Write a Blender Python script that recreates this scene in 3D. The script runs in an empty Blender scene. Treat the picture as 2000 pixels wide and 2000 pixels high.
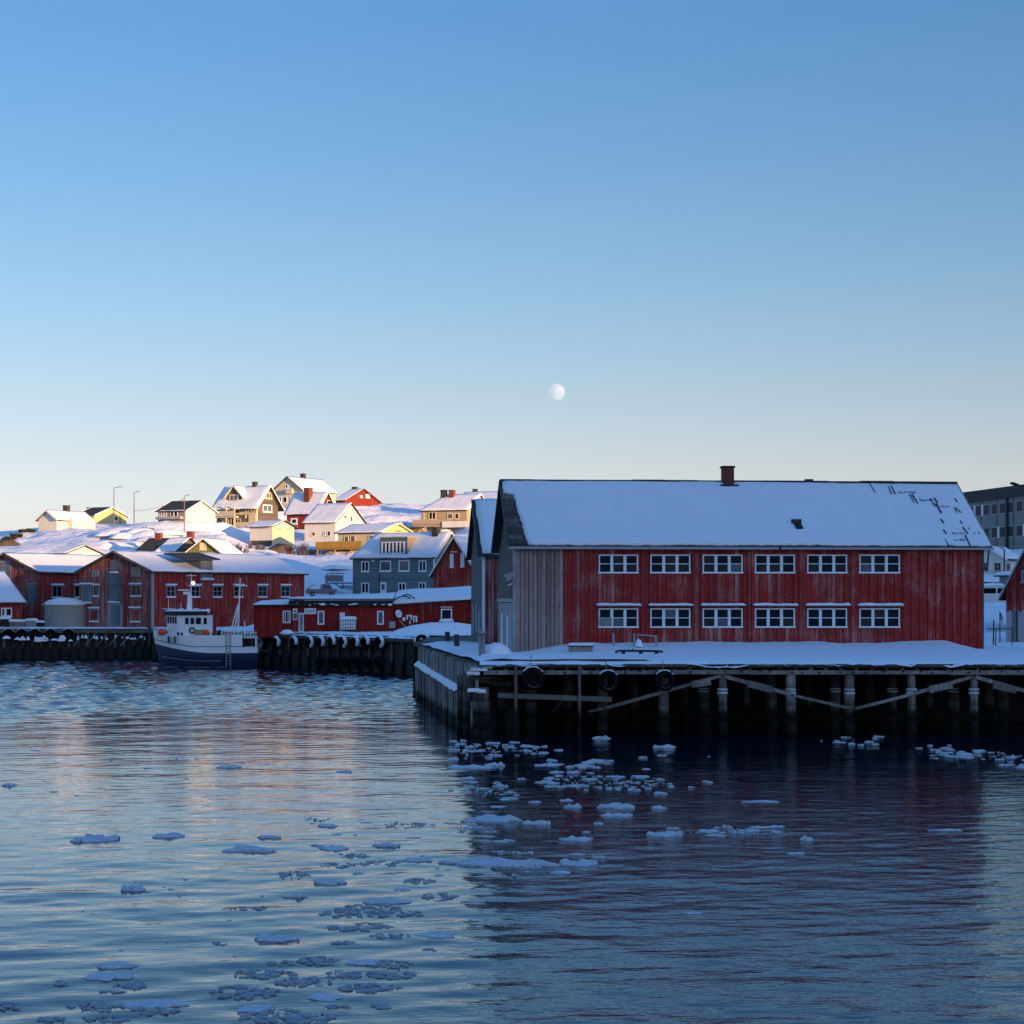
import bpy, bmesh, math, random
import numpy as np
from mathutils import Vector, Matrix, noise as mn
random.seed(7)
R = math.radians
SC = bpy.context.scene
COL = SC.collection

# ------------------------------------------------------------------ camera
# Z = 0 is the water; the photographer stands on a ship's deck 7.3 m above it, looking along +Y
FPX, HZ, HC = 3700.0, 1168.0, 7.3          # focal length and horizon row of a 2000 px frame
cam = bpy.data.cameras.new('camera')
cam.sensor_width = 36.0
cam.lens = 36.0 * FPX / 2000.0
cam.shift_y = (HZ - 1000.0) / 2000.0
cam.clip_start, cam.clip_end = 0.5, 20000.0
camo = bpy.data.objects.new('camera', cam)
camo.location = (0, 0, HC); camo.rotation_euler = (R(90), 0, 0)
COL.objects.link(camo); SC.camera = camo

# ------------------------------------------------------------------ sky and sun
SUN_AZ, SUN_EL = R(134), R(5.0)            # clockwise from +Y; low winter sun behind the right shoulder
SD = Vector((math.sin(SUN_AZ)*math.cos(SUN_EL), math.cos(SUN_AZ)*math.cos(SUN_EL), math.sin(SUN_EL)))
W = bpy.data.worlds.new('World'); SC.world = W; W.use_nodes = True
wn = W.node_tree; wn.nodes.clear()
out = wn.nodes.new('ShaderNodeOutputWorld'); bg = wn.nodes.new('ShaderNodeBackground')
sky = wn.nodes.new('ShaderNodeTexSky'); sky.sky_type = 'NISHITA'; sky.sun_disc = False
sky.sun_elevation = SUN_EL; sky.sun_rotation = SUN_AZ
sky.altitude = 0; sky.air_density = 1.0; sky.dust_density = 0.6; sky.ozone_density = 3.0
bg.inputs['Strength'].default_value = 0.15
# clear arctic air: the same tint all the way round, by elevation only (paler haze low down, deeper blue above)
geo = wn.nodes.new('ShaderNodeTexCoord'); sp = wn.nodes.new('ShaderNodeSeparateXYZ'); rp = wn.nodes.new('ShaderNodeValToRGB')
wn.links.new(geo.outputs['Generated'], sp.inputs[0]); wn.links.new(sp.outputs[2], rp.inputs[0])
TINT = [(0.0087, (1.65, 1.78, 3.62)), (0.0349, (1.26, 1.11, 1.74)), (0.0698, (1.24, 0.94, 1.15)), (0.1045, (1.15, 0.87, 0.96)), (0.1736, (0.92, 0.82, 0.87)), (0.225, (0.79, 0.78, 0.86)), (0.2924, (0.67, 0.75, 0.88)), (0.4, (0.76, 0.92, 1.12)), (0.6, (1.05, 1.25, 1.55)), (1.0, (1.2, 1.45, 1.8))]
while len(rp.color_ramp.elements) < len(TINT): rp.color_ramp.elements.new(0.5)
for e, (p, c) in zip(rp.color_ramp.elements, TINT):
    e.position = p
for e, (p, c) in zip(rp.color_ramp.elements, TINT):
    e.color = (c[0]/5, c[1]/5, c[2]/5, 1)
mu = wn.nodes.new('ShaderNodeVectorMath'); mu.operation = 'MULTIPLY'
ms = wn.nodes.new('ShaderNodeVectorMath'); ms.operation = 'SCALE'; ms.inputs['Scale'].default_value = 5.0
wn.links.new(sky.outputs[0], mu.inputs[0]); wn.links.new(rp.outputs[0], mu.inputs[1])
wn.links.new(mu.outputs[0], ms.inputs[0]); wn.links.new(ms.outputs[0], bg.inputs[0]); wn.links.new(bg.outputs[0], out.inputs[0])
sl = bpy.data.lights.new('sun', 'SUN'); sl.energy = 4.2; sl.angle = R(0.53); sl.color = (1.0, 0.60, 0.29)
so = bpy.data.objects.new('sun', sl); so.rotation_euler = SD.to_track_quat('Z', 'Y').to_euler(); so.location = SD*400
COL.objects.link(so)
vs = SC.view_settings
vs.view_transform = 'Standard'; vs.look = 'None'; vs.exposure = 1.12; vs.gamma = 1.0; vs.use_curve_mapping = False
SC.cycles.max_bounces = 6; SC.cycles.diffuse_bounces = 3; SC.cycles.glossy_bounces = 3

# ------------------------------------------------------------------ node helpers and materials
def new_mat(name, rough=0.8, col=(.5, .5, .5), spec=0.3, metal=0.0):
    m = bpy.data.materials.new(name); m.use_nodes = True
    b = m.node_tree.nodes['Principled BSDF']
    b.inputs['Base Color'].default_value = (*col, 1); b.inputs['Roughness'].default_value = rough
    b.inputs['Specular IOR Level'].default_value = spec; b.inputs['Metallic'].default_value = metal
    return m, m.node_tree, b
def N(nt, t, ins=(), **kw):
    n = nt.nodes.new(t)
    for k, v in kw.items(): setattr(n, k, v)
    for i, v in (ins.items() if isinstance(ins, dict) else enumerate(ins)):
        if v is None: continue
        if isinstance(v, bpy.types.NodeSocket): nt.links.new(v, n.inputs[i])
        else: n.inputs[i].default_value = v
    return n
def math_(nt, op, a, b=None, c=None): return N(nt, 'ShaderNodeMath', [a, b, c], operation=op).outputs[0]
def noise_(nt, vec, scale, detail=4, rough=.55): return N(nt, 'ShaderNodeTexNoise', {'Vector': vec, 'Scale': scale, 'Detail': detail, 'Roughness': rough}).outputs[0]
def scaled(nt, vec, s): return N(nt, 'ShaderNodeVectorMath', [vec, s], operation='MULTIPLY').outputs[0]
def ramp_(nt, fac, p0, p1):
    return N(nt, 'ShaderNodeMapRange', {0: fac, 1: p0, 2: p1, 3: 0.0, 4: 1.0}).outputs[0]
def mixc(nt, fac, a, b, mode='MIX'):
    n = nt.nodes.new('ShaderNodeMix'); n.data_type = 'RGBA'; n.blend_type = mode
    for i, v in ((0, fac), (6, a), (7, b)):
        if isinstance(v, bpy.types.NodeSocket): nt.links.new(v, n.inputs[i])
        else: n.inputs[i].default_value = (*v, 1) if isinstance(v, tuple) and len(v) == 3 else v
    return n.outputs[2]
def bump_(nt, b, h, dist, strength=1.0):
    n = N(nt, 'ShaderNodeBump', {'Strength': strength, 'Distance': dist, 'Height': h}); nt.links.new(n.outputs[0], b.inputs['Normal'])
def gray(nt, v): return N(nt, 'ShaderNodeCombineColor', [v, v, v]).outputs[0]

def plain(name, col, rough=.7, var=.15, scale=3.0, metal=0.0, spec=.3, bump=0.0):
    m, nt, b = new_mat(name, rough, col, spec, metal)
    pos = N(nt, 'ShaderNodeNewGeometry').outputs['Position']
    n = noise_(nt, pos, scale, 5, .6)
    v = math_(nt, 'MULTIPLY_ADD', n, 2*var, 1-var)
    nt.links.new(mixc(nt, 1.0, col, gray(nt, v), 'MULTIPLY'), b.inputs['Base Color'])
    if bump: bump_(nt, b, n, bump)
    return m

def siding(name, col, worn=(.3, .27, .25), wear=.3, width=.2, vert=True, rough=.85, groove=.55, rnd=.16):
    """boards too narrow or too far to pick apart: grooves, board-to-board colour and weathering"""
    m, nt, b = new_mat(name, rough, col, .2)
    oc = N(nt, 'ShaderNodeTexCoord').outputs['Object']
    s = N(nt, 'ShaderNodeSeparateXYZ', [oc])
    u = math_(nt, 'ADD', s.outputs[0], s.outputs[1]) if vert else s.outputs[2]
    t = math_(nt, 'DIVIDE', u, width)
    fr = math_(nt, 'FRACT', t); fl = math_(nt, 'FLOOR', t)
    g = math_(nt, 'LESS_THAN', math_(nt, 'MINIMUM', fr, math_(nt, 'SUBTRACT', 1.0, fr)), .07)
    rv = N(nt, 'ShaderNodeTexWhiteNoise', {'W': fl}, noise_dimensions='1D').outputs['Value']
    st = (5, 5, .45) if vert else (.45, .45, 7)
    n = noise_(nt, scaled(nt, oc, st), 1.0, 7, .7)
    big = noise_(nt, oc, .35, 3, .5)
    w = ramp_(nt, math_(nt, 'ADD', math_(nt, 'ADD', n, math_(nt, 'MULTIPLY', rv, .12)), math_(nt, 'MULTIPLY', big, .35)), .86-wear*.5, 1.02-wear*.4)
    c = mixc(nt, w, col, worn)
    br = math_(nt, 'MULTIPLY', math_(nt, 'MULTIPLY_ADD', rv, 2*rnd, 1-rnd), math_(nt, 'MULTIPLY_ADD', g, -groove, 1.0))
    nt.links.new(mixc(nt, 1.0, c, gray(nt, br), 'MULTIPLY'), b.inputs['Base Color'])
    bump_(nt, b, math_(nt, 'ADD', math_(nt, 'MULTIPLY', g, -1.0), math_(nt, 'MULTIPLY', n, .35)), .02)
    return m

def boards(name, col, worn, wear, dark=None, knots=False, rnd=.22, stretch=.35, tide=None):
    """real boards: each piece differs through its own object's random value, weathering runs along the grain"""
    m, nt, b = new_mat(name, .85, col, .2)
    pos = N(nt, 'ShaderNodeNewGeometry').outputs['Position']
    rv = N(nt, 'ShaderNodeObjectInfo').outputs['Random']
    n = noise_(nt, scaled(nt, pos, (7, 7, stretch)), 1.0, 8, .72)
    n2 = noise_(nt, scaled(nt, pos, (20, 20, 1.3)), 1.0, 4, .7)
    big = noise_(nt, scaled(nt, pos, (.45, .45, .7)), 1.0, 3, .5)
    v = math_(nt, 'ADD', math_(nt, 'MULTIPLY_ADD', rv, .10, math_(nt, 'MULTIPLY', n, .8)), math_(nt, 'MULTIPLY_ADD', big, .45, math_(nt, 'MULTIPLY', n2, .25)))
    w = ramp_(nt, v, 1.05-wear*.55, 1.16-wear*.4)
    c = mixc(nt, w, col, worn)
    fk = noise_(nt, scaled(nt, pos, (26, 26, 6.5)), 1.0, 3, .65)                # flaked-off specks of paint
    c = mixc(nt, math_(nt, 'MULTIPLY', ramp_(nt, math_(nt, 'MULTIPLY_ADD', big, .35, fk), .71, .82), .5), c, worn)
    if knots:
        vo = N(nt, 'ShaderNodeTexVoronoi', {'Vector': scaled(nt, pos, (4.0, 4.0, 2.2)), 'Scale': 1.0})
        k = math_(nt, 'LESS_THAN', vo.outputs['Distance'], .14)
        c = mixc(nt, math_(nt, 'MULTIPLY', k, .75), c, dark or (.03, .03, .03))
    if tide:                                    # below the high-water mark the wood is wet and grown over with dark weed
        zz = math_(nt, 'MULTIPLY_ADD', n2, .9, math_(nt, 'ADD', N(nt, 'ShaderNodeSeparateXYZ', [pos]).outputs[2], -.45))
        wet = ramp_(nt, zz, tide+.25, tide-.25)
        c = mixc(nt, wet, c, (.012, .012, .010))
    br = math_(nt, 'MULTIPLY_ADD', rv, 2*rnd, 1-rnd)
    br = math_(nt, 'MULTIPLY', br, math_(nt, 'MULTIPLY_ADD', n2, .5, .75))
    nt.links.new(mixc(nt, 1.0, c, gray(nt, br), 'MULTIPLY'), b.inputs['Base Color'])
    bump_(nt, b, math_(nt, 'ADD', n, math_(nt, 'MULTIPLY', n2, .5)), .012)
    return m

def snow_mat(name, col=(.86, .88, .92), bump=.05, scale=.8):
    m, nt, b = new_mat(name, .75, col, .25)
    pos = N(nt, 'ShaderNodeNewGeometry').outputs['Position']
    a = noise_(nt, pos, scale, 5, .55); f = noise_(nt, pos, scale*9, 3, .6)
    nt.links.new(mixc(nt, 1.0, col, gray(nt, math_(nt, 'MULTIPLY_ADD', a, .10, .95)), 'MULTIPLY'), b.inputs['Base Color'])
    bump_(nt, b, math_(nt, 'ADD', a, math_(nt, 'MULTIPLY', f, .12)), bump*4)
    return m

def water_mat():
    m, nt, b = new_mat('sea_water', .03, (.001, .009, .024), .5)
    b.inputs['IOR'].default_value = 1.48
    pos = N(nt, 'ShaderNodeNewGeometry').outputs['Position']
    s = N(nt, 'ShaderNodeSeparateXYZ', [pos])
    def wave(sx, sy, det, rough, ang):
        v = N(nt, 'ShaderNodeVectorRotate', {'Vector': pos, 'Angle': ang}, rotation_type='Z_AXIS').outputs[0]
        return noise_(nt, scaled(nt, v, (sx, sy, 1)), 1.0, det, rough)
    # wind patches: breeze ruffles the far basin and a tongue in front of the pier; smooth in between
    pt = noise_(nt, scaled(nt, pos, (.016, .028, 1)), 1.0, 3, .5)
    far = ramp_(nt, math_(nt, 'ADD', s.outputs[1], math_(nt, 'MULTIPLY', pt, 50.0)), 132.0, 175.0)
    rgt = ramp_(nt, math_(nt, 'ADD', math_(nt, 'ADD', s.outputs[0], math_(nt, 'MULTIPLY', s.outputs[1], -.07)), math_(nt, 'MULTIPLY', pt, 8.0)), -1.0, 5.0)
    rip = wave(2.4, 4.4, 3, .5, .2); fine = wave(8, 12, 2, .5, -.3); mid = wave(.9, 2.2, 3, .5, -.15)
    h = math_(nt, 'MULTIPLY', mid, math_(nt, 'MULTIPLY_ADD', rgt, .012, math_(nt, 'MULTIPLY_ADD', far, .010, .013)))
    h = math_(nt, 'ADD', h, math_(nt, 'MULTIPLY', rip, math_(nt, 'ADD', math_(nt, 'MULTIPLY_ADD', far, .008, .0045), math_(nt, 'MULTIPLY', rgt, .009))))
    h = math_(nt, 'ADD', h, math_(nt, 'MULTIPLY', fine, math_(nt, 'MULTIPLY', rgt, .0040)))
    bump_(nt, b, h, 1.0)
    return m

MT = {}
MT['snow'] = snow_mat('snow'); MT['roofsnow'] = snow_mat('roof_snow', (.80, .82, .85), bump=.03, scale=.5); MT['ice'] = snow_mat('floe_ice', (.62, .68, .74), .08, 3.0)
MT['slush'] = snow_mat('slush_ice', (.50, .57, .63), .05, 4.0)
MT['water'] = water_mat(); MT['hillsnow'] = snow_mat('trodden_hill_snow', bump=.11, scale=.45); MT['roofsnow'].node_tree.nodes['Principled BSDF'].inputs['Roughness'].default_value = .8
_n = MT['slush'].node_tree.nodes['Principled BSDF']; _n.inputs['Alpha'].default_value = .62
MT['glassc'] = None
RED, WORN = (.33, .024, .021), (.42, .21, .19)
MT['redboard'] = boards('red_painted_boards', RED, WORN, .36, rnd=.14)
MT['redboard_worn'] = boards('flaking_red_boards', (.29, .034, .030), (.40, .19, .17), .55)
MT['greyboard'] = boards('bare_grey_boards', (.26, .165, .14), (.35, .25, .215), .7, (.02, .015, .015), True)
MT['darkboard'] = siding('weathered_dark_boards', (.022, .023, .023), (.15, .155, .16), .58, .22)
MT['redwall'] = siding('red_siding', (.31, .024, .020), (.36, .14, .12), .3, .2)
MT['redwall_worn'] = siding('worn_red_siding', (.27, .032, .028), (.38, .20, .18), .45, .2)
MT['redhouse'] = siding('red_house_siding', (.24, .035, .022), (.3, .1, .08), .1, .18)
MT['shedred'] = siding('shed_red_siding', (.27, .020, .016), (.3, .06, .05), .15, .25)
MT['green'] = siding('grey_green_siding', (.17, .215, .21), (.2, .24, .24), .1, .2, False)
MT['olive'] = siding('olive_siding', (.16, .17, .06), (.25, .25, .15), .15, .2)
MT['white'] = siding('white_siding', (.72, .70, .62), (.5, .48, .42), .1, .2, True, groove=.2, rnd=.05)
MT['cream'] = siding('cream_siding', (.66, .57, .38), (.5, .45, .3), .1, .2, False, groove=.2, rnd=.05)
MT['yellow'] = siding('yellow_siding', (.68, .54, .26), (.6, .5, .3), .1, .2, True, groove=.2, rnd=.05)
MT['ochre'] = siding('ochre_boards', (.42, .24, .05), (.3, .2, .08), .2, .15)
MT['beige'] = siding('beige_siding', (.42, .33, .23), (.45, .4, .33), .1, .2, False, groove=.25, rnd=.06)
MT['brown'] = siding('brown_grey_siding', (.13, .11, .09), (.2, .18, .16), .15, .2, False)
MT['greywall'] = siding('grey_siding', (.30, .31, .32), (.4, .4, .4), .2, .2)
MT['greygable'] = siding('weathered_grey_boards', (.085, .105, .12), (.17, .20, .22), .45, .3)
MT['sheet'] = siding('blue_grey_sheet', (.15, .20, .23), (.30, .36, .40), .45, .9, True, .6)
MT['paint'] = plain('white_trim_paint', (.80, .80, .80), .6, .12, 6)
MT['trimgrey'] = plain('greyed_trim', (.34, .33, .34), .75, .25, 5)
MT['bluegrey'] = siding('blue_grey_door_boards', (.16, .19, .21), (.24, .26, .27), .3, .25)
MT['glass'] = plain('dark_window_glass', (.006, .008, .012), .06, .3, 1.5, spec=.2)
MT['glassc'] = plain('brownish_glass', (.035, .028, .026), .15, .7, 5.0, spec=.2)
MT['glassb'] = plain('curtained_glass', (.10, .11, .13), .12, .6, 4.0, spec=.5)
MT['dullglass'] = plain('dull_window_glass', (.02, .022, .028), .5, .4, 1.0, spec=.1)
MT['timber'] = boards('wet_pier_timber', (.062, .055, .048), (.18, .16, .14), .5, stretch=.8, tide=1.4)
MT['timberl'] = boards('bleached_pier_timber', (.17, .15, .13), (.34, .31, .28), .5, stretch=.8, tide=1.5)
MT['pale'] = boards('grey_palisade_timber', (.16, .165, .165), (.33, .34, .34), .6, stretch=.5)
MT['palepile'] = boards('frosted_palisade_piles', (.11, .105, .10), (.30, .29, .28), .6, stretch=.6, tide=.7)
MT['black'] = plain('tarred_black', (.018, .018, .02), .7, .4, 3)
MT['rubber'] = plain('black_rubber', (.009, .009, .010), .9, .3, 6, spec=.08)
MT['rock'] = plain('dark_quay_stone', (.035, .034, .033), .9, .7, 1.5, bump=.3)
MT['darkroof'] = plain('dark_roof_felt', (.045, .042, .042), .85, .35, 3)
MT['brick'] = plain('chimney_brick', (.16, .05, .035), .9, .3, 8)
MT['chim'] = plain('dark_chimney', (.05, .045, .045), .9, .3, 6)
MT['stone'] = plain('brown_foundation_stone', (.10, .075, .06), .9, .5, 1.2, bump=.2)
MT['concrete'] = plain('panel_concrete', (.21, .215, .20), .85, .18, 2)
MT['concrete2'] = plain('tank_concrete', (.30, .29, .25), .85, .2, 1.5)
MT['steel'] = plain('galvanised_steel', (.30, .31, .33), .45, .2, 6, .6)
MT['pole'] = plain('grey_pole', (.16, .14, .13), .7, .2, 4)
MT['darkpole'] = plain('dark_pole', (.04, .04, .045), .7, .2, 4)
MT['hullblue'] = plain('navy_hull_paint', (.022, .036, .10), .35, .2, 2, spec=.5)
MT['hullwhite'] = plain('white_hull_paint', (.88, .88, .88), .4, .10, 2, spec=.5)
MT['navy'] = plain('navy_trim', (.012, .018, .04), .45, .2, 3)
MT['orange'] = plain('orange_float', (.85, .10, .04), .5, .15, 5)
MT['tan'] = plain('tan_box', (.35, .25, .15), .7, .2, 5)
MT['cranered'] = plain('red_crane_paint', (.25, .015, .015), .45, .2, 4)
MT['carwhite'] = plain('white_car_paint', (.6, .6, .58), .3, .1, 3, spec=.5)
MT['cargrey'] = plain('grey_car_paint', (.13, .14, .17), .4, .3, 3, spec=.5)
MT['twig'] = plain('bare_twig', (.10, .075, .06), .9, .3, 5)
MT['needle'] = plain('dark_evergreen', (.030, .035, .018), .9, .4, 4)
MT['rope'] = plain('rope', (.28, .24, .17), .9, .2, 8)
MT['domeglow'], _nt, _b = new_mat('glowing_dome'); _b.inputs['Emission Color'].default_value = (1, .97, .9, 1); _b.inputs['Emission Strength'].default_value = .7  # white dome on the boat's radar mast, its brightness put in as emission

# ------------------------------------------------------------------ mesh helpers
def at(px, py, Y): return Vector(((px-1000.0)*Y/FPX, Y, HC-(py-HZ)*Y/FPX))
def zof(py, Y): return HC-(py-HZ)*Y/FPX
def yof(py, z): return FPX*(HC-z)/(py-HZ)          # distance at which a point of height z shows at row py
class MB:
    def __init__(s): s.v = []; s.f = []
    def add(s, vs, fs):
        o = len(s.v); s.v += [tuple(v) for v in vs]; s.f += [tuple(i+o for i in f) for f in fs]; return s
    def box(s, x0, x1, y0, y1, z0, z1):
        return s.add([(x0,y0,z0),(x1,y0,z0),(x1,y1,z0),(x0,y1,z0),(x0,y0,z1),(x1,y0,z1),(x1,y1,z1),(x0,y1,z1)],
                     [(0,3,2,1),(4,5,6,7),(0,1,5,4),(1,2,6,5),(2,3,7,6),(3,0,4,7)])
    def loop(s, A, B):
        n = len(A); return s.add(list(A)+list(B), [(i,(i+1)%n,n+(i+1)%n,n+i) for i in range(n)]+[tuple(range(n))[::-1], tuple(range(n,2*n))])
    def prism(s, pts, d): d = Vector(d); return s.loop([Vector(p) for p in pts], [Vector(p)+d for p in pts])
    def tube(s, p, q, r, r2=None, n=8):
        p, q = Vector(p), Vector(q); r2 = r if r2 is None else r2
        d = (q-p).normalized(); a = d.orthogonal().normalized(); b = d.cross(a)
        cs = [a*math.cos(2*math.pi*i/n)+b*math.sin(2*math.pi*i/n) for i in range(n)]
        return s.loop([p+c*r for c in cs], [q+c*r2 for c in cs])
    def path(s, pts, r, n=6):
        for a, b in zip(pts[:-1], pts[1:]): s.tube(a, b, r, n=n)
        return s
    def beam(s, p, q, w, h, up=(0,0,1)):
        p, q = Vector(p), Vector(q); d = (q-p).normalized(); sd = d.cross(Vector(up))
        if sd.length < 1e-4: sd = d.cross(Vector((0,1,0)))
        sd.normalize(); u = sd.cross(d); o = [sd*w/2+u*h/2, sd*-w/2+u*h/2, sd*-w/2-u*h/2, sd*w/2-u*h/2]
        return s.loop([p+c for c in o], [q+c for c in o])
    def lathe(s, prof, n=16, c=(0,0,0)):
        vs = [(c[0]+r*math.cos(2*math.pi*i/n), c[1]+r*math.sin(2*math.pi*i/n), c[2]+z) for r, z in prof for i in range(n)]
        fs = [(k*n+i, k*n+(i+1)%n, (k+1)*n+(i+1)%n, (k+1)*n+i) for k in range(len(prof)-1) for i in range(n)]
        fs += [tuple(range(n))[::-1], tuple(range((len(prof)-1)*n, len(prof)*n))]
        return s.add(vs, fs)
    def grid(s, fn, nu, nv):
        o = [fn(i/nu, j/nv) for j in range(nv+1) for i in range(nu+1)]
        return s.add(o, [(j*(nu+1)+i, j*(nu+1)+i+1, (j+1)*(nu+1)+i+1, (j+1)*(nu+1)+i) for j in range(nv) for i in range(nu)])
    def mesh(s, name, mat, smooth=False):
        m = bpy.data.meshes.new(name); m.from_pydata(s.v, [], s.f)
        bm = bmesh.new(); bm.from_mesh(m); bmesh.ops.recalc_face_normals(bm, faces=bm.faces); bm.to_mesh(m); bm.free()
        m.materials.append(MT[mat] if isinstance(mat, str) else mat)
        if smooth: m.polygons.foreach_set('use_smooth', [True]*len(m.polygons))
        m.update(); return m
    def build(s, name, mat, parent=None, smooth=False, **kw): return put(name, s.mesh(name, mat, smooth), parent, **kw)
def put(name, mesh, parent=None, loc=(0,0,0), rot=(0,0,0), scale=(1,1,1)):
    o = bpy.data.objects.new(name, mesh); COL.objects.link(o)
    o.location = loc; o.rotation_euler = rot; o.scale = scale
    if parent is not None: o.parent = parent
    return o
def tag(o, label, cat, group=None):
    o['label'] = label; o['category'] = cat
    if group: o['group'] = group
    return o
def kind(o, k): o['kind'] = k; return o
def empty(name, loc, rz=0.0, label=None, cat=None, group=None):
    o = bpy.data.objects.new(name, None); COL.objects.link(o); o.location = loc; o.rotation_euler = (0, 0, rz)
    o.empty_display_size = .3
    if label: tag(o, label, cat, group)
    return o
def copy_tree(o, parent=None):
    c = o.copy(); COL.objects.link(c); c.parent = parent
    for ch in list(o.children): copy_tree(ch, c)
    return c
def nz(x, y=0., z=0.): return mn.noise(Vector((x, y, z)))
UNIT = {}
def unit(mat):                     # one shared 1 m cube per material for boards, planks and battens
    if mat not in UNIT: UNIT[mat] = MB().box(-.5, .5, -.5, .5, -.5, .5).mesh('plank', mat)
    return UNIT[mat]
def slab(name, mat, parent, x0, x1, y0, y1, z0, z1):
    return put(name, unit(mat), parent, ((x0+x1)/2, (y0+y1)/2, (z0+z1)/2), (0,0,0), (x1-x0, y1-y0, z1-z0))

def snow_sheet(name, mat, parent, P, Q, S, T, th, nu=24, nv=10, amp=.06, fr=.5, seed=0.0, ragged=.08, smooth=True):
    """snow lying on the quad P-Q (lower edge) S-T (upper edge): lumpy top, rounded irregular rim"""
    P, Q, S, T = map(Vector, (P, Q, S, T)); n = (Q-P).cross(T-P).normalized()
    if n.z < 0: n = -n
    L, H = (Q-P).length, (T-P).length; m = MB(); top = []; bot = []
    for j in range(nv+1):
        for i in range(nu+1):
            u, v = i/nu, j/nv
            if i in (0, nu): u += (nz(j*.9+seed, 3.1, i)*ragged)/L
            if j == 0: v += (nz(i*.7+seed, 7.7)*ragged)/H
            p = P.lerp(Q, u).lerp(T.lerp(S, u), v)
            e = min(min(i, nu-i)/1.0, min(j, nv-j)/1.0, 1.0)
            h = th*(.45+.55*e)+amp*nz(p.x*fr+seed, p.y*fr, p.z*fr+seed)
            top.append(p+n*max(h, .02)); bot.append(p+n*.004)
    k = nu+1; m.add(top, [(j*k+i, j*k+i+1, (j+1)*k+i+1, (j+1)*k+i) for j in range(nv) for i in range(nu)])
    rim = [i for i in range(k)]+[j*k+nu for j in range(1, nv+1)]+[nv*k+i for i in range(nu-1, -1, -1)]+[j*k for j in range(nv-1, 0, -1)]
    o = len(m.v); m.v += [tuple(bot[i]) for i in rim]
    m.f += [(rim[i], o+i, o+(i+1)%len(rim), rim[(i+1)%len(rim)]) for i in range(len(rim))]
    m.f.append(tuple(range(o, o+len(rim))))
    return m.build(name, mat, parent, smooth)

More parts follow.
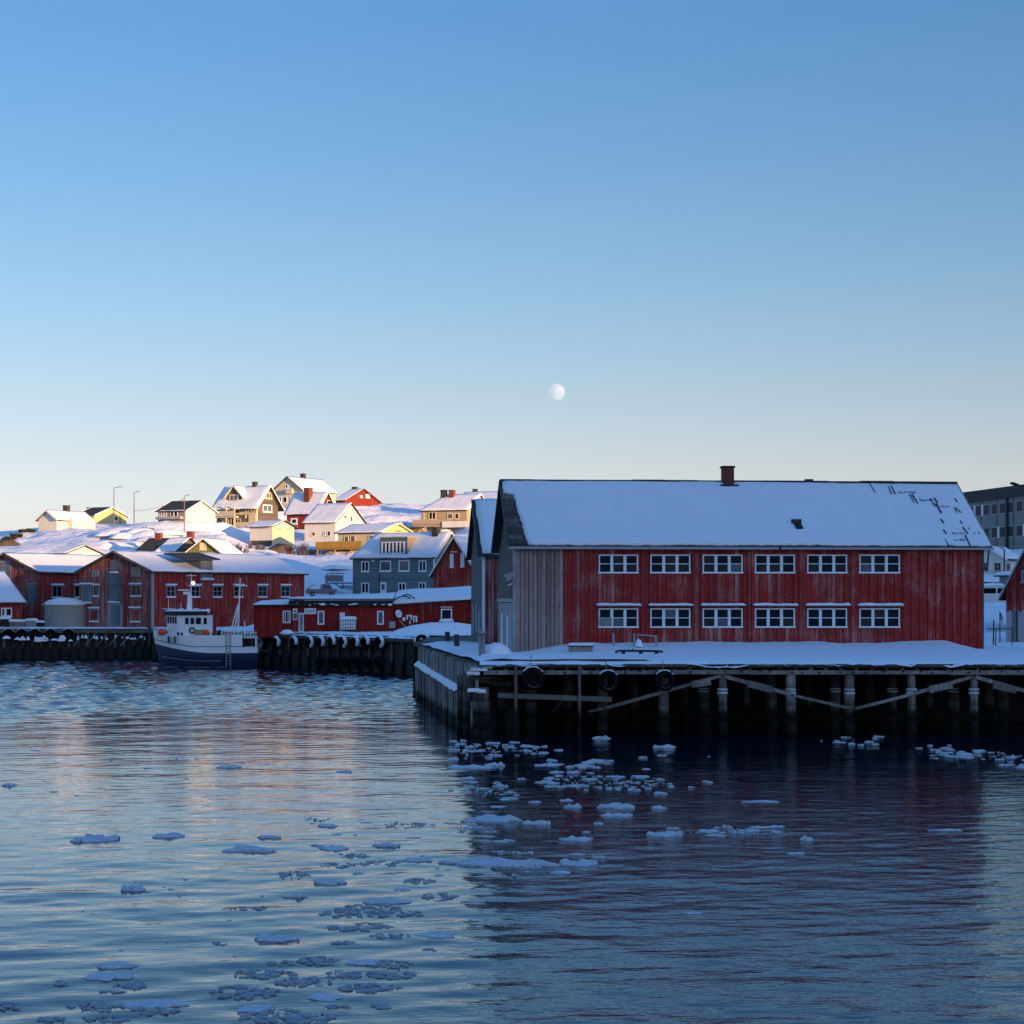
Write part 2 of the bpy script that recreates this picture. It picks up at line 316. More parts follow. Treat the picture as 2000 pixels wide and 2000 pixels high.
# ------------------------------------------------------------------ house builder
PADS = []                                             # ground contact points, used to shape the hillside
def solve(C, d, px):
    k = (px-1000.0)/FPX; return (k*C.y-C.x)/(d.x-k*d.y)
class House:
    def __init__(s, name, label, cat, xl, xc, xr, base, eave, peak, Y, th, axis, wall, group=None, ov=.45, roof='darkroof',
                 snow=(1, 1), snowth=.22, trim='paint', hip=0.0, pad=True, gable=None, foot=3.0, cover=(0, 1, 0, 1)):
        s.th = R(th); s.f = Vector((math.cos(s.th), math.sin(s.th), 0)); s.b = Vector((-math.sin(s.th), math.cos(s.th), 0))
        s.C = C = at(xc, base, Y); s.W = Wd = solve(C, -s.f, xl); s.D = D = solve(C, s.b, xr)
        if Wd < 1 or D < 1: print('BAD HOUSE', label, round(Wd, 1), round(D, 1))
        O = C-s.f*Wd; s.O = O; s.zb = C.z; s.H = H = zof(eave, Y)-C.z; s.axis = axis
        M = C+s.b*D/2 if axis == 'f' else C-s.f*Wd/2
        s.rise = rise = zof(peak, M.y)-C.z-H; s.ov = ov
        s.root = root = empty(name, O, s.th, label, cat, group)
        if pad:
            for p in (O, C, O+s.b*D, C+s.b*D, (O+C)/2, C+s.b*D/2): PADS.append((p.x, p.y, p.z))
        m = MB().box(0, Wd, 0, D, -foot, H)
        s.wall = m.build('wall', wall, root)
        half = D/2 if axis == 'f' else Wd/2; s.half = half; k = rise/half; s.k = k
        gs = []
        if axis == 'f':
            if not hip: gs.append(MB().prism([(0, 0, H), (0, D, H), (0, D/2, H+rise)], (.25, 0, 0)))
            gs.append(MB().prism([(Wd-.25, 0, H), (Wd-.25, D, H), (Wd-.25, D/2, H+rise)], (.25, 0, 0)))
        else:
            gs.append(MB().prism([(0, 0, H), (Wd, 0, H), (Wd/2, 0, H+rise)], (0, .25, 0)))
            gs.append(MB().prism([(0, D-.25, H), (Wd, D-.25, H), (Wd/2, D-.25, H+rise)], (0, .25, 0)))
        for g in gs: g.build('gable', gable or wall, root)
        t = .14; lo = H-ov*k+.03; hi = H+rise+.03; r = MB()
        def V(u, c, z): return Vector((u, c, z)) if axis == 'f' else Vector((c, u, z))
        L = Wd if axis == 'f' else D; span = D if axis == 'f' else Wd
        a0, a1 = -ov, L+ov; h0 = hip if hip else a0
        q = [[V(a0, -ov, lo), V(a1, -ov, lo), V(a1, half, hi), V(h0, half, hi)],
             [V(a0, span+ov, lo), V(a1, span+ov, lo), V(a1, half+.004, hi), V(h0, half+.004, hi)]]
        for w in q: r.prism(w, (0, 0, t))
        if hip: r.prism([V(a0-.003, -ov, lo), V(a0-.003, span+ov, lo), V(h0-.003, half, hi)], (0, 0, t))
        s.roof = r.build('roof', roof, root)
        up = Vector((0, 0, t+.01))
        c0, c1, d0, d1 = cover
        for i, w in enumerate(q):
            if snow[i]:
                ins = .04/L
                P, Q, S, T = [x+up for x in w]
                P2, Q2 = P.lerp(Q, c0+ins), P.lerp(Q, c1-ins); T2, S2 = T.lerp(S, c0+ins), T.lerp(S, c1-ins)
                if i == 0: P2, T2, Q2, S2 = P2.lerp(T2, d0), P2.lerp(T2, d1), Q2.lerp(S2, d0), Q2.lerp(S2, d1)
                snow_sheet('snow_cover', 'roofsnow', s.roof, P2, Q2, S2, T2, snowth*.45, 18, 8, .035, .6, Y+i*9.0, .12)
        if hip: snow_sheet('snow_cover', 'roofsnow', s.roof, q[1][0]+up, q[0][0]+up, V(h0, half-.05, hi)+up, V(h0, half+.05, hi)+up, snowth*.45, 8, 8, .05, .6, Y, .08)
        if trim:
            for e in ((a1,) if hip else (a0, a1)):
                for w in (0, 1):
                    b = MB(); c = -ov if w == 0 else span+ov; sg = .03 if e > 0 else -.03
                    A0, A1 = V(e+sg, c, lo-.06), V(e+sg, half, hi-.06)
                    b.prism([A0, A1, A1+Vector((0,0,.26)), A0+Vector((0,0,.26))], V(sg, 0, 0)); b.build('bargeboard', trim, root)
        s.L, s.hi, s.lo = L, hi, lo
    # pixel rectangle on a face -> local face coordinates
    def uv(s, face, px, py):
        if face == 'f':
            t = solve(s.C, -s.f, px); return s.W-t, zof(py, (s.C-s.f*t).y)-s.zb
        t = solve(s.C, s.b, px); return t, zof(py, (s.C+s.b*t).y)-s.zb
    def fb(s, m, face, u0, u1, z0, z1, n0, n1):
        if face == 'f': return m.box(u0, u1, -n1, -n0, z0, z1)
        return m.box(s.W+n0, s.W+n1, u0, u1, z0, z1)
    def win(s, face, px0, px1, py0, py1, nx=2, ny=1, frame='paint', pane='glass', fw=.1, hood=False, sill=True, name='window', snowsill=False):
        u0, z1 = s.uv(face, px0, py0); u1, z0 = s.uv(face, px1, py1); u0, u1 = min(u0, u1), max(u0, u1)
        m = MB(); B = lambda a, b, c, d, n0=.0, n1=.07: s.fb(m, face, a, b, c, d, n0, n1)
        B(u0, u0+fw, z0, z1); B(u1-fw, u1, z0, z1); B(u0+fw, u1-fw, z1-fw, z1); B(u0+fw, u1-fw, z0, z0+fw)
        for i in range(1, nx): c = u0+(u1-u0)*i/nx; B(c-fw*.4, c+fw*.4, z0+fw, z1-fw, 0, .06)
        for i in range(1, ny):
            c = z0+(z1-z0)*i/ny; B(u0+fw, u1-fw, c-fw*.25, c+fw*.25, 0, .055)
        if sill: B(u0-.08, u1+.08, z0-.09, z0, 0, .14)
        if hood: B(u0-.12, u1+.12, z1+.02, z1+.16, 0, .2)
        w = m.build(name, frame, s.root)
        if pane:
            p = MB(); s.fb(p, face, u0+fw*.5, u1-fw*.5, z0+fw*.5, z1-fw*.5, .004, .02); p.build('pane', pane, w)
        if hood or snowsill:
            p = MB(); s.fb(p, face, u0-.14, u1+.14, z1+.163, z1+.27, 0, .2); p.build('snow', 'snow', w)
        return w
    def slab(s, name, mat, face, px0, px1, py0, py1, n0=0.0, n1=.06, parent=None):
        u0, z1 = s.uv(face, px0, py0); u1, z0 = s.uv(face, px1, py1); m = MB()
        s.fb(m, face, min(u0, u1), max(u0, u1), z0, z1, n0, n1); return m.build(name, mat, parent or s.root)
    def chimney(s, px, top, w=.8, mat='chim', off=0.0, cap=True):
        """off: metres off the ridge towards the viewer"""
        if s.axis == 'f':
            base = s.C+s.b*(s.D/2-off); t = solve(base, -s.f, px); x, y = s.W-t, s.D/2-off; dep = (base-s.f*t).y
        else:
            base = s.C-s.f*(s.W/2-off); t = solve(base, s.b, px); x, y = s.W/2+off, t; dep = (base+s.b*t).y
        z1 = zof(top, dep)-s.zb; z0 = s.hi-off*s.k-.6
        m = MB().box(x-w/2, x+w/2, y-w/2, y+w/2, z0, z1-.12)
        if cap: m.box(x-w/2-.06, x+w/2+.06, y-w/2-.06, y+w/2+.06, z1-.12, z1)
        c = m.build('chimney', mat, s.roof)
        return c
def snow_box(root, name, x0, x1, y0, y1, z0, z1, seed=0.0):
    return snow_sheet(name, 'snow', root, (x0, y0, z0), (x1, y0, z0), (x1, y1, z0), (x0, y1, z0), z1-z0, 10, 5, .05, .8, seed, .06)

# ------------------------------------------------------------------ the big red warehouse on the pier
DECK = 3.85
TH = R(5.0)
main = empty('warehouse', (0.22, 110.0, DECK), TH, 'long red wooden warehouse with twelve white windows and a snowy roof on the pier', 'warehouse')
ML, MD, MH = 27.75, 12.0, 6.65
MR = 3.80                                               # ridge above the wall plate
mf = Vector((math.cos(TH), math.sin(TH), 0)); mb_ = Vector((-math.sin(TH), math.cos(TH), 0)); MO = Vector((0.22, 110.0, DECK))
def mloc(px, py):                                        # pixel on the front wall -> (x, z) in the warehouse's own frame
    t = solve(MO, mf, px); return t, zof(py, (MO+mf*t).y)-DECK
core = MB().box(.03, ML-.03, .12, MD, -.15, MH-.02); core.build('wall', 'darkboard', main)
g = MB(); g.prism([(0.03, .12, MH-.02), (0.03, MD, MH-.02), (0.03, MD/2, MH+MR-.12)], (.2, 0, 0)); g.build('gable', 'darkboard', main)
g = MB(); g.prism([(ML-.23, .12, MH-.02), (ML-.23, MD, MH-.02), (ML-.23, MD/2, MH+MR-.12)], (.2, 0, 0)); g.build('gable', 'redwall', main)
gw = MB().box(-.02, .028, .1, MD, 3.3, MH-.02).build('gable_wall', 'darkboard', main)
UP = [(1169, 1246), (1270, 1348), (1372, 1450), (1474, 1552), (1576, 1654), (1678, 1757)]
wins = []
for a, b in UP:
    for p0, p1 in ((1083, 1119.5), (1188, 1225.5)):
        x0, z1 = mloc(a, p0); x1, z0 = mloc(b, p1); wins.append((x0, x1, z0, z1))
# upright boards, alternately proud, cut where a window stands
xg, _ = mloc(1099, 1170)
bw = .252; nb = int(ML/bw); bw = ML/nb
cols = {}
for i in range(nb):
    x0, x1 = i*bw, (i+1)*bw; xm = (x0+x1)/2
    segs = [(-.15, MH-.12)]
    for (a, b, c, d) in wins:
        if a-.02 < xm < b+.02:
            segs = [s for (lo, hi) in segs for s in ((lo, min(hi, c)), (max(lo, d), hi)) if s[1]-s[0] > .05]
    rr = random.random()
    mat = 'greyboard' if xm < xg else 'redboard'
    for (lo, hi) in segs:
        mm = mat
        if mat == 'redboard' and hi < 2.0 and rr < .35 and xm < 22: mm = 'redboard_worn'
        if mat == 'redboard' and xm < 22 and rr < .07: mm = 'redboard_worn'
        pr = .05 if i % 2 else .0; gp_ = .016 if mat == 'greyboard' else .007
        slab('board', mm, main, x0+gp_+random.uniform(0, .008), x1-gp_, -pr-random.uniform(0, .02), .118, lo+random.uniform(0, .02), hi)
# seams between the bays
for px in (1360, 1463, 1564, 1666):
    x, _ = mloc(px, 1150); slab('batten', 'redboard_worn', main, x-.1, x+.1, -.085, -.056, -.12, MH-.14)
slab('corner_post', 'pale', main, -.16, -.002, -.12, .3, -.15, MH-.05)
slab('corner_post', 'darkboard', main, ML+.002, ML+.12, -.08, .25, -.15, MH-.05)
# windows: frame, casements and six panes each
def big_window(x0, x1, z0, z1, broken=None, hood=False, idx=0):
    fr = .075; m = MB(); y0, y1 = -.075, .06
    m.box(x0, x0+fr, y0, y1, z0, z1); m.box(x1-fr, x1, y0, y1, z0, z1); m.box(x0+fr, x1-fr, y0, y1, z1-fr, z1); m.box(x0-.03, x1+.03, y0-.04, y1, z0-.02, z0+fr)
    w = (x1-x0)/3
    for k in (1, 2): m.box(x0+w*k-.085, x0+w*k+.085, y0+.015, y1, z0+fr, z1-fr)
    zm = (z0+z1)/2
    for k in range(3):
        a, b = x0+w*k+(.085 if k else fr), x0+w*(k+1)-(.085 if k < 2 else fr)
        m.box(a, b, y0+.03, y1, zm-.022, zm+.022)
    win = m.build('window', 'paint', main)
    for k in range(3):
        a, b = x0+w*k+(.085 if k else fr), x0+w*(k+1)-(.085 if k < 2 else fr)
        for r in range(2):
            c, d = (z0+fr, zm-.022) if r == 0 else (zm+.022, z1-fr)
            if broken == (k, r):
                slab('board_patch', 'concrete', win, a-.03, b+.06, y0-.03, y0-.012, z0+.02, d+.02)['label'] = 'pale sheet covering a missing pane'
            pm = random.choice(('glass',)*6+('glassc',)*3+('glassb',))
            tilt = random.uniform(-.02, .02)
            put('pane', unit(pm), win, ((a+b)/2, .01, (c+d)/2), (random.uniform(-.015, .015), 0, tilt), (b-a, .008, d-c))
    if hood:
        h = MB().box(x0-.12, x1+.14, -.34, -.07, z1+.10, z1+.15).build('window_hood', 'timber', main)
        snow_sheet('snow', 'snow', h, (x0-.14, -.36, z1+.155), (x1+.15, -.36, z1+.155), (x1+.15, -.06, z1+.17), (x0-.14, -.06, z1+.17), .14, 24, 3, .05, 2.5, idx*3.7, .05)
for i, w in enumerate(wins): big_window(*w, broken=(0, 0) if i == 1 else None, hood=(i % 2 == 1), idx=i)
for px in (1205, 1250):                                  # leaning posts against the wall
    pass
# lower blue-grey sheeting and scrawl on the end wall
m = MB(); m.box(-.09, -.03, 1.0, 11.6, -.15, 3.15); m.build('metal_sheet', 'sheet', main)
m = MB(); m.box(-.13, -.06, .5, 11.8, 3.2, 3.42); m.build('ledge', 'trimgrey', main)
for yy, z0, z1 in ((4.0, .5, 2.4), (8.2, .6, 2.5)): slab('pale_strip', 'paint', main, -.11, -.093, yy, yy+.9, z0, z1)
m = MB()
pts = [(1.6, 4.75), (2.3, 4.95), (2.9, 4.55), (3.6, 4.95), (4.2, 4.5), (4.9, 4.95), (5.6, 4.5), (6.4, 4.9), (7.3, 4.8)]
for (a, b), (c, d) in zip(pts[:-1], pts[1:]): m.beam((-.03, a, b), (-.03, c, d), .02, .07)
m.beam((-.03, 1.8, 4.3), (-.03, 5.2, 4.22), .02, .06); m.build('painted_scrawl', 'paint', main)
# roof: front slope of boards and tiles, snow on top; bare strip down the left verge
ovf, ovs = .5, .45
k = MR/(MD/2); lo = MH-ovf*k; hi = MH+MR
r = MB()
r.prism([(-ovs, -ovf, lo), (ML+ovs, -ovf, lo), (ML+ovs, MD/2, hi), (-ovs, MD/2, hi)], (0, 0, .16))
r.prism([(-ovs, MD+ovf, lo), (ML+ovs, MD+ovf, lo), (ML+ovs, MD/2+.004, hi), (-ovs, MD/2+.004, hi)], (0, 0, .16))
mroof = r.build('roof', 'darkroof', main)
def rp(x, t, up=0.0):                                    # point on the front slope: t = 0 eave .. 1 ridge
    y = -ovf+(MD/2+ovf)*t; z = lo+(hi-lo)*t+.16; n = Vector((0, -k, 1)).normalized(); return Vector((x, y, z))+n*up
SX = ML+2*ovs
nu, nv = 150, 40; m = MB(); top = []; bot = []
def vside(t):                                            # bare strip: narrow at the ridge, wider and ragged lower down
    b = .12 if t > .80 else .12+min(1, (.80-t)/.02)*.55+(.80-t)*.55
    return b+.10*nz(t*14.0, 5.0)+.07*nz(t*41.0, 2.0)
for j in range(nv+1):
    t = j/nv
    for i in range(nu+1):
        xl = -ovs+vside(t); x = xl+(ML+ovs-.02-xl)*i/nu
        tt = t*.992+(.010*nz(i*.33, 1.7)+.008*nz(i*1.1, 8.0) if j == 0 else 0)+(.0 if j else .006+.02*max(0, nz(i*.21, 40.0)-.1)*(i/nu > .6))
        e = min(1, min(i, nu-i)/1.0, min(j, nv-j)/1.0)
        thin = max(0, min(1, (x-16)/10.0))
        h = (.16-.09*thin)*(.5+.5*e)+.035*nz(x*.45, t*4.0)+.018*nz(x*1.9, t*12.0, 3.0)
        # windows of bare roof where the wind has scoured the right end, and hollows on the slope
        top.append(rp(x, tt, max(h, .03))); bot.append(rp(x, tt, .003))
kk = nu+1; m.add(top, [(j*kk+i, j*kk+i+1, (j+1)*kk+i+1, (j+1)*kk+i) for j in range(nv) for i in range(nu)])
rim = [i for i in range(kk)]+[j*kk+nu for j in range(1, nv+1)]+[nv*kk+i for i in range(nu-1, -1, -1)]+[j*kk for j in range(nv-1, 0, -1)]
o = len(m.v); m.v += [tuple(bot[i]) for i in rim]; m.f += [(rim[i], o+i, o+(i+1)%len(rim), rim[(i+1)%len(rim)]) for i in range(len(rim))]
m.build('snow_cover', 'roofsnow', mroof, True)
snow_sheet('snow_cover', 'roofsnow', mroof, (-ovs, MD+ovf, lo+.17), (ML+ovs, MD+ovf, lo+.17), (ML+ovs, MD/2+.1, hi+.17), (-ovs, MD/2+.1, hi+.17), .2, 30, 8)
# roofing boards left bare at the verge, tile edges showing at the right end, the hatch, the eaves
for i in range(26):
    t = .02+i*.0305; ln = .55+.5*(1-t)*random.uniform(.5, 1.2)
    p = rp(-ovs+.02+ln/2, t+.012, .03); put('roof_batten', unit('timber'), mroof, p, (math.atan(k), 0, random.uniform(-.02, .02)), (ln, .2, .035))
def rpx(px, py):                                         # pixel on the front slope -> (x, t)
    t = .5
    for _ in range(12):
        P = MO+mb_*(-ovf+(MD/2+ovf)*t); x = solve(P, mf, px); dep = (P+mf*x).y; z = zof(py, dep)-DECK-.2; t = (z-lo)/(hi-lo)
    return x, t
STREAK = [((1695, 941), (1709, 964), .13), ((1734, 951), (1741, 966), .09), ((1740, 950), (1748, 966), .13), ((1776, 966), (1785, 984), .09), ((1781, 967), (1792, 985), .15),
          ((1817, 975), (1826, 990), .09), ((1824, 974), (1831, 983), .14), ((1828, 985), (1838, 1003), .17), ((1866, 993), (1877, 1003), .15), ((1863, 993), (1869, 1003), .08), ((1864, 975), (1869, 982), .12),
          ((1837, 1015), (1843, 1023), .11), ((1842, 1036), (1848, 1044), .12), ((1880, 1031), (1890, 1044), .13), ((1884, 1046), (1895, 1067), .10), ((1845, 1054), (1852, 1066), .06), ((1875, 1018), (1879, 1024), .07)]
for (a, b, w) in STREAK:
    x0, t0 = rpx(*b); x1, t1 = rpx(*a); w *= .48; A, B = rp(x0, t0, .09), rp(x1, t1, .09)
    mid = (A+B)/2; put('roof_tile', unit('darkroof'), mroof, mid, (math.atan(k), 0, math.atan2(-(B-A).x, (B-A).y)), (w, (B-A).length, .07))
for (x0p, x1p, yp, n) in ((1666, 1692, 944, 6), (1757, 1786, 963, 7), (1797, 1815, 978, 5), (1838, 1852, 991, 4), (1861, 1882, 1043, 5), (1865, 1881, 1056, 4), (1902, 1912, 1042, 2), (1892, 1899, 1033, 1)):
    for i in range(n):
        px = x0p+(x1p-x0p)*(i/max(1, n-1)); x, t = rpx(px, yp+random.uniform(-1, 1))
        put('roof_tile', unit('darkroof'), mroof, rp(x, t, .085), (math.atan(k), 0, .25), (.04, random.uniform(.08, .25), .06))
x, t = rpx(1559, 1031)
hp = rp(x, t, .18); hat = put('roof_hatch', unit('black'), mroof, hp, (math.atan(k), 0, .1), (.42, .62, .1)); hat['label'] = 'small dark open roof hatch'
slab('hatch_rim', 'timber', mroof, hp.x-.35, hp.x+.25, hp.y+.3, hp.y+.42, hp.z+.12, hp.z+.42)
slab('eave_board', 'trimgrey', main, -ovs, ML*.555, -ovf-.05, -ovf-.003, lo-.05, lo+.10)
slab('gutter', 'trimgrey', main, ML*.56, ML+ovs+.1, -ovf-.14, -ovf-.003, lo-.04, lo+.09)
m = MB().tube((ML+.25, -ovf-.1, lo-.03), (ML+.32, -.12, lo-.9), .05).tube((ML+.32, -.12, lo-.9), (ML+.22, -.12, lo-1.25), .05); m.build('downpipe', 'darkpole', main)
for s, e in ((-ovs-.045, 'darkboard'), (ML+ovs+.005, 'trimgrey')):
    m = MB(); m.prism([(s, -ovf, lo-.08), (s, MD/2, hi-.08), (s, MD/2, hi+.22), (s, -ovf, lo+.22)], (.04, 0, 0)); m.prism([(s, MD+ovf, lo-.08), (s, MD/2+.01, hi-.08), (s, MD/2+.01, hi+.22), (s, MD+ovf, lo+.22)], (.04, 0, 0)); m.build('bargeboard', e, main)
m = MB()
for i in range(14):
    a = -ovs+SX*i/14; m.box(a+.01, a+SX/14-.01, MD/2-.22, MD/2+.2, hi+.10+random.uniform(0, .05), hi+.25+random.uniform(0, .04))
m.build('ridge_capping', 'darkroof', mroof)
P = MO+mb_*(MD/2-.2); xc = solve(P, mf, 1421)
ch = MB().box(xc-.34, xc+.34, MD/2-.55, MD/2+.15, hi-.4, hi+1.02).build('chimney', 'brick', mroof)
bm_ = MB().box(-.5, .5, -.5, .5, -.5, .5).mesh('brick', 'brick')
MB().box(xc-.40, xc+.40, MD/2-.61, MD/2+.21, hi+1.02, hi+1.14).build('chimney_cap', 'chim', ch)
MB().box(xc-.55, xc+.6, MD/2-.75, MD/2-.56, hi-.28, hi-.02).build('flashing', 'black', ch)
xv = solve(P, mf, 1583); MB().box(xv-.28, xv+.2, MD/2-.1, MD/2+.25, hi+.1, hi+.38).build('roof_vent', 'darkroof', mroof)

# the twin warehouse behind, only its left end shows
O2 = Vector((-2.0, 132.0, DECK)); rear = empty('warehouse', O2, TH, 'second grey-walled warehouse with a snowy roof, half hidden behind the long red one', 'warehouse')
MB().box(.02, 30, .05, MD, -.15, MH).build('wall', 'redwall_worn', rear)
MB().box(-.06, .018, 0, MD, -.15, MH).build('gable_wall', 'greygable', rear)
g = MB(); g.prism([(-.06, 0, MH), (-.06, MD, MH), (-.06, MD/2, MH+MR)], (.2, 0, 0)); g.build('gable', 'darkboard', rear)
slab('corner_board', 'paint', rear, -.08, .12, -.06, .045, -1, MH-.2)
for yy, z0, z1 in ((1.2, .2, 2.6), (4.5, 1.0, 3.1), (8.0, .8, 3.0)): slab('metal_sheet', 'sheet', rear, -.1, -.065, yy, yy+2.2, z0, z1)
r = MB(); r.prism([(-.4, -ovf, lo), (30.4, -ovf, lo), (30.4, MD/2, hi), (-.4, MD/2, hi)], (0, 0, .16)); r.prism([(-.4, MD+ovf, lo), (30.4, MD+ovf, lo), (30.4, MD/2+.004, hi), (-.4, MD/2+.004, hi)], (0, 0, .16))
rroof = r.build('roof', 'darkroof', rear)
snow_sheet('snow_cover', 'roofsnow', rroof, (-.1, -ovf, lo+.17), (30.3, -ovf, lo+.17), (30.3, MD/2, hi+.17), (-.2, MD/2, hi+.17), .22, 60, 10, .06, .5, 4.0, .14)
m = MB(); m.prism([(-.45, -ovf, lo-.1), (-.45, MD/2, hi-.1), (-.45, MD/2, hi+.22), (-.45, -ovf, lo+.22)], (.04, 0, 0)); m.build('bargeboard', 'darkboard', rear)

# ------------------------------------------------------------------ pier
PF = 99.5
pier = empty('pier', (0, PF, 0), 0, 'timber pier on wet piles with a snowy deck in front of the long red warehouse', 'pier')
def pp(px, py, dy=0.0): v = at(px, py, PF+dy); return Vector((v.x, dy, v.z))          # pier-local point
A = Vector((-1.75, 0.3, 0)); B = Vector((-6.75, 39.0, 0))                              # the left side of the pier
deck = [(-1.75, 0, 3.62), (70, 0, 3.62), (70, 52, 3.62), (-7.9, 52, 3.62), (-6.75, 39.0, 3.62)]
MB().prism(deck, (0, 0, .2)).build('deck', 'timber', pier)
# deck plank ends along the front edge, joists, cap beam
x = -1.7
while x < 34:
    w = random.uniform(1.6, 3.6); slab('edge_plank', 'timber', pier, x, min(x+w, 34)-.03, -.14-random.uniform(0, .1), .0, 3.70, 3.81+random.uniform(-.02, .04)); x += w
for i in range(44): slab('joist', 'timber', pier, -1.2+i*.8, -1.05+i*.8+random.uniform(0, .05), -.04, 3.0, 3.34, 3.61)
x = -1.5
while x < 34:
    w = random.uniform(3.5, 6); slab('cap_beam', 'timberl', pier, x, min(x+w, 34)-.02, -.18, .12, 3.29+random.uniform(-.02, .02), 3.52+random.uniform(-.03, .02)); x += w
for i in range(40):
    x = -.8+i*.85+random.uniform(-.2, .2); put('bolt_block', unit('black'), pier, (x, -.2, 3.42+random.uniform(-.05, .05)), (0, 0, 0), (random.uniform(.06, .16), .03, random.uniform(.07, .13)))
# piles: front row and the rows behind it
pm = [MB().tube((0, 0, -2.5), (random.uniform(-.05, .05), 0, 1), .165, .145, 10).mesh('pile', 'timber') for _ in range(4)]
def pile(px, r=.2, y=.15, top=3.5, lean=0.0, mat=None):
    v = at(px, 1380, PF+y); m = MB(); n = 7
    for j in range(n):
        z0, z1 = -2.5+(top+2.5)*j/n, -2.5+(top+2.5)*(j+1)/n
        o = lambda z: lean*(top-z)+.03*nz(px*.1, z*.8)
        rr = lambda z: r*(1.12-.035*z)+.012*nz(px, z*2.0)
        m.tube((o(z0), 0, z0), (o(z1), 0, z1), rr(z0), rr(z1), 10)
    return m.build('pile', mat or 'timberl', pier, True, loc=(v.x, y, 0))
def collar(p, px, z, r, h=.16, y=.15):
    for dz, hh in ((0, h), (h+.05, h*.8)):
        mm = MB(); mm.lathe([(r*.9, 0), (r*1.16, .02), (r*1.2, hh*.6), (r*1.02, hh)], 12); mm.build('ice_collar', 'ice', p, True, loc=(0, 0, z+dz))
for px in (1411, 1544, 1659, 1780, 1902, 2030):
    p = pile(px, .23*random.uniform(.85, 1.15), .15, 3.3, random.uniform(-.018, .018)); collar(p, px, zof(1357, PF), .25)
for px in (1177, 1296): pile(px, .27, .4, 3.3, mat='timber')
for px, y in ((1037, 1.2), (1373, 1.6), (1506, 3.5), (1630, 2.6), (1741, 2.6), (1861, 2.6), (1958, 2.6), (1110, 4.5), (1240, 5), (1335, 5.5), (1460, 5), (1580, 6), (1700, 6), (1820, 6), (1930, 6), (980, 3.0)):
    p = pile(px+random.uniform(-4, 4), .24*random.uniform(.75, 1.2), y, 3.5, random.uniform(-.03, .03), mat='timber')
    if px in (1630, 1741, 1861, 1373): collar(p, px, zof(1352, PF+y), .26, .1)
for px in (1007.5, 1131.5): slab('fender_post', 'timberl', pier, at(px, 1380, PF).x-.07, at(px, 1380, PF).x+.07, -.42, -.25, -1.5, zof(1298, PF))
a, b = pp(972, 1358, -.2), pp(1195, 1366, -.2); m = MB().beam(a, b, .12, .26); m.build('fender_rail', 'timberl', pier)
for (p, q, w) in (((1407, 1320), (1183, 1383), .17), ((1415, 1321), (1548, 1357), .2), ((1545, 1357), (1662, 1384), .14), ((1668, 1385), (1781, 1356), .15), ((1780, 1356), (1898, 1322), .18), ((1905, 1322), (2060, 1366), .2), ((1150, 1390), (1180, 1384), .12)):
    MB().beam(pp(*p, -.08), pp(*q, -.08), .1, w).build('brace', 'timberl', pier)
for (p, q) in (((1351, 1337), (1388, 1331)), ((1461, 1335), (1508, 1347)), ((1815, 1347), (1860, 1337)), ((1940, 1338), (1985, 1348))):
    MB().beam(pp(*p, -.17), pp(*q, -.17), .08, .36).build('splice_board', 'timberl', pier)
for i in range(5): MB().beam(pp(930+i*18, 1320+i*9, 2.0+i), pp(1015+i*12, 1345+i*4, 3+i), .1, .14).build('brace', 'timber', pier)
MB().beam(pp(1075, 1395, 2), pp(1120, 1345, 2.5), .08, .12).build('brace', 'timber', pier)
MB().box(-1.0, 70, 13.0, 14.5, -3, 3.6).build('retaining_wall', 'rock', pier)
MB().prism([(-1.2, 3.0, -3), (-6.0, 40.0, -3), (-4.6, 40.0, -3), (.4, 3.0, -3)], (0, 0, 6.4)).build('retaining_wall', 'rock', pier)
# left side: upright timbers above and below a snowy waler
d = (B-A); Ln = d.length; dn = d.normalized(); nrm = Vector((-dn.y, dn.x, 0))          # points left, to the water
n = 62
for i in range(n):
    t = (i+.5)/n; c = A+d*t; w = Ln/n*random.uniform(.66, .94); rz = math.atan2(dn.y, dn.x)
    zt = 3.72+random.uniform(-.12, .10); zw = 1.78+.55*t
    put('palisade_plank', unit('pale'), pier, c+nrm*random.uniform(.02, .09)+Vector((0, 0, (zt+zw)/2)), (0, 0, rz), (w, .12, zt-zw))
    put('palisade_pile', unit('palepile'), pier, c+nrm*random.uniform(.10, .30)+Vector((0, 0, (zw-2.2)/2+random.uniform(-.1, .1))), (random.uniform(-.01, .01), 0, rz), (w*1.02, .34, zw+2.2))
P0, P1 = A+d*.22+nrm*.5+Vector((0, 0, 1.95)), B+nrm*.5+Vector((0, 0, 2.38))
MB().beam(P0-nrm*.3, P1-nrm*.3, .42, .16).build('waler', 'timber', pier)
snow_sheet('snow', 'snow', pier, P0-nrm*.05+Vector((0,0,.0)), P1-nrm*.05+Vector((0,0,.0)), P1-nrm*.5+Vector((0,0,.32)), P0-nrm*.5+Vector((0,0,.32)), .07, 70, 4, .09, .9, 2.0, .12)
for px, lean, r, yy in ((902, 0.0, .26, 3.5), (916, .0, .3, 1.2), (934, -.0, .28, .4), (944, .075, .27, .2)): pile(px, r, yy, 3.1-(.5 if px > 930 else 0), lean, 'timber')
for i, (px, py, w) in enumerate(((935, 1309, .9), (925, 1350, .7), (940, 1352, .5), (918, 1317, .35), (930, 1317, .4))):
    c = pp(px, py, -.15); snow_box(pier, 'snow', c.x-w/2, c.x+w/2, c.y-.15, c.y+.35, c.z-.05, c.z+.16, i*5.0)
MB().beam(pp(908, 1308, -.2), pp(962, 1303, -.2), .12, .16).build('brace', 'pale', pier); MB().beam(pp(905, 1318, -.1), pp(940, 1312, .2), .12, .14).build('brace', 'timber', pier)
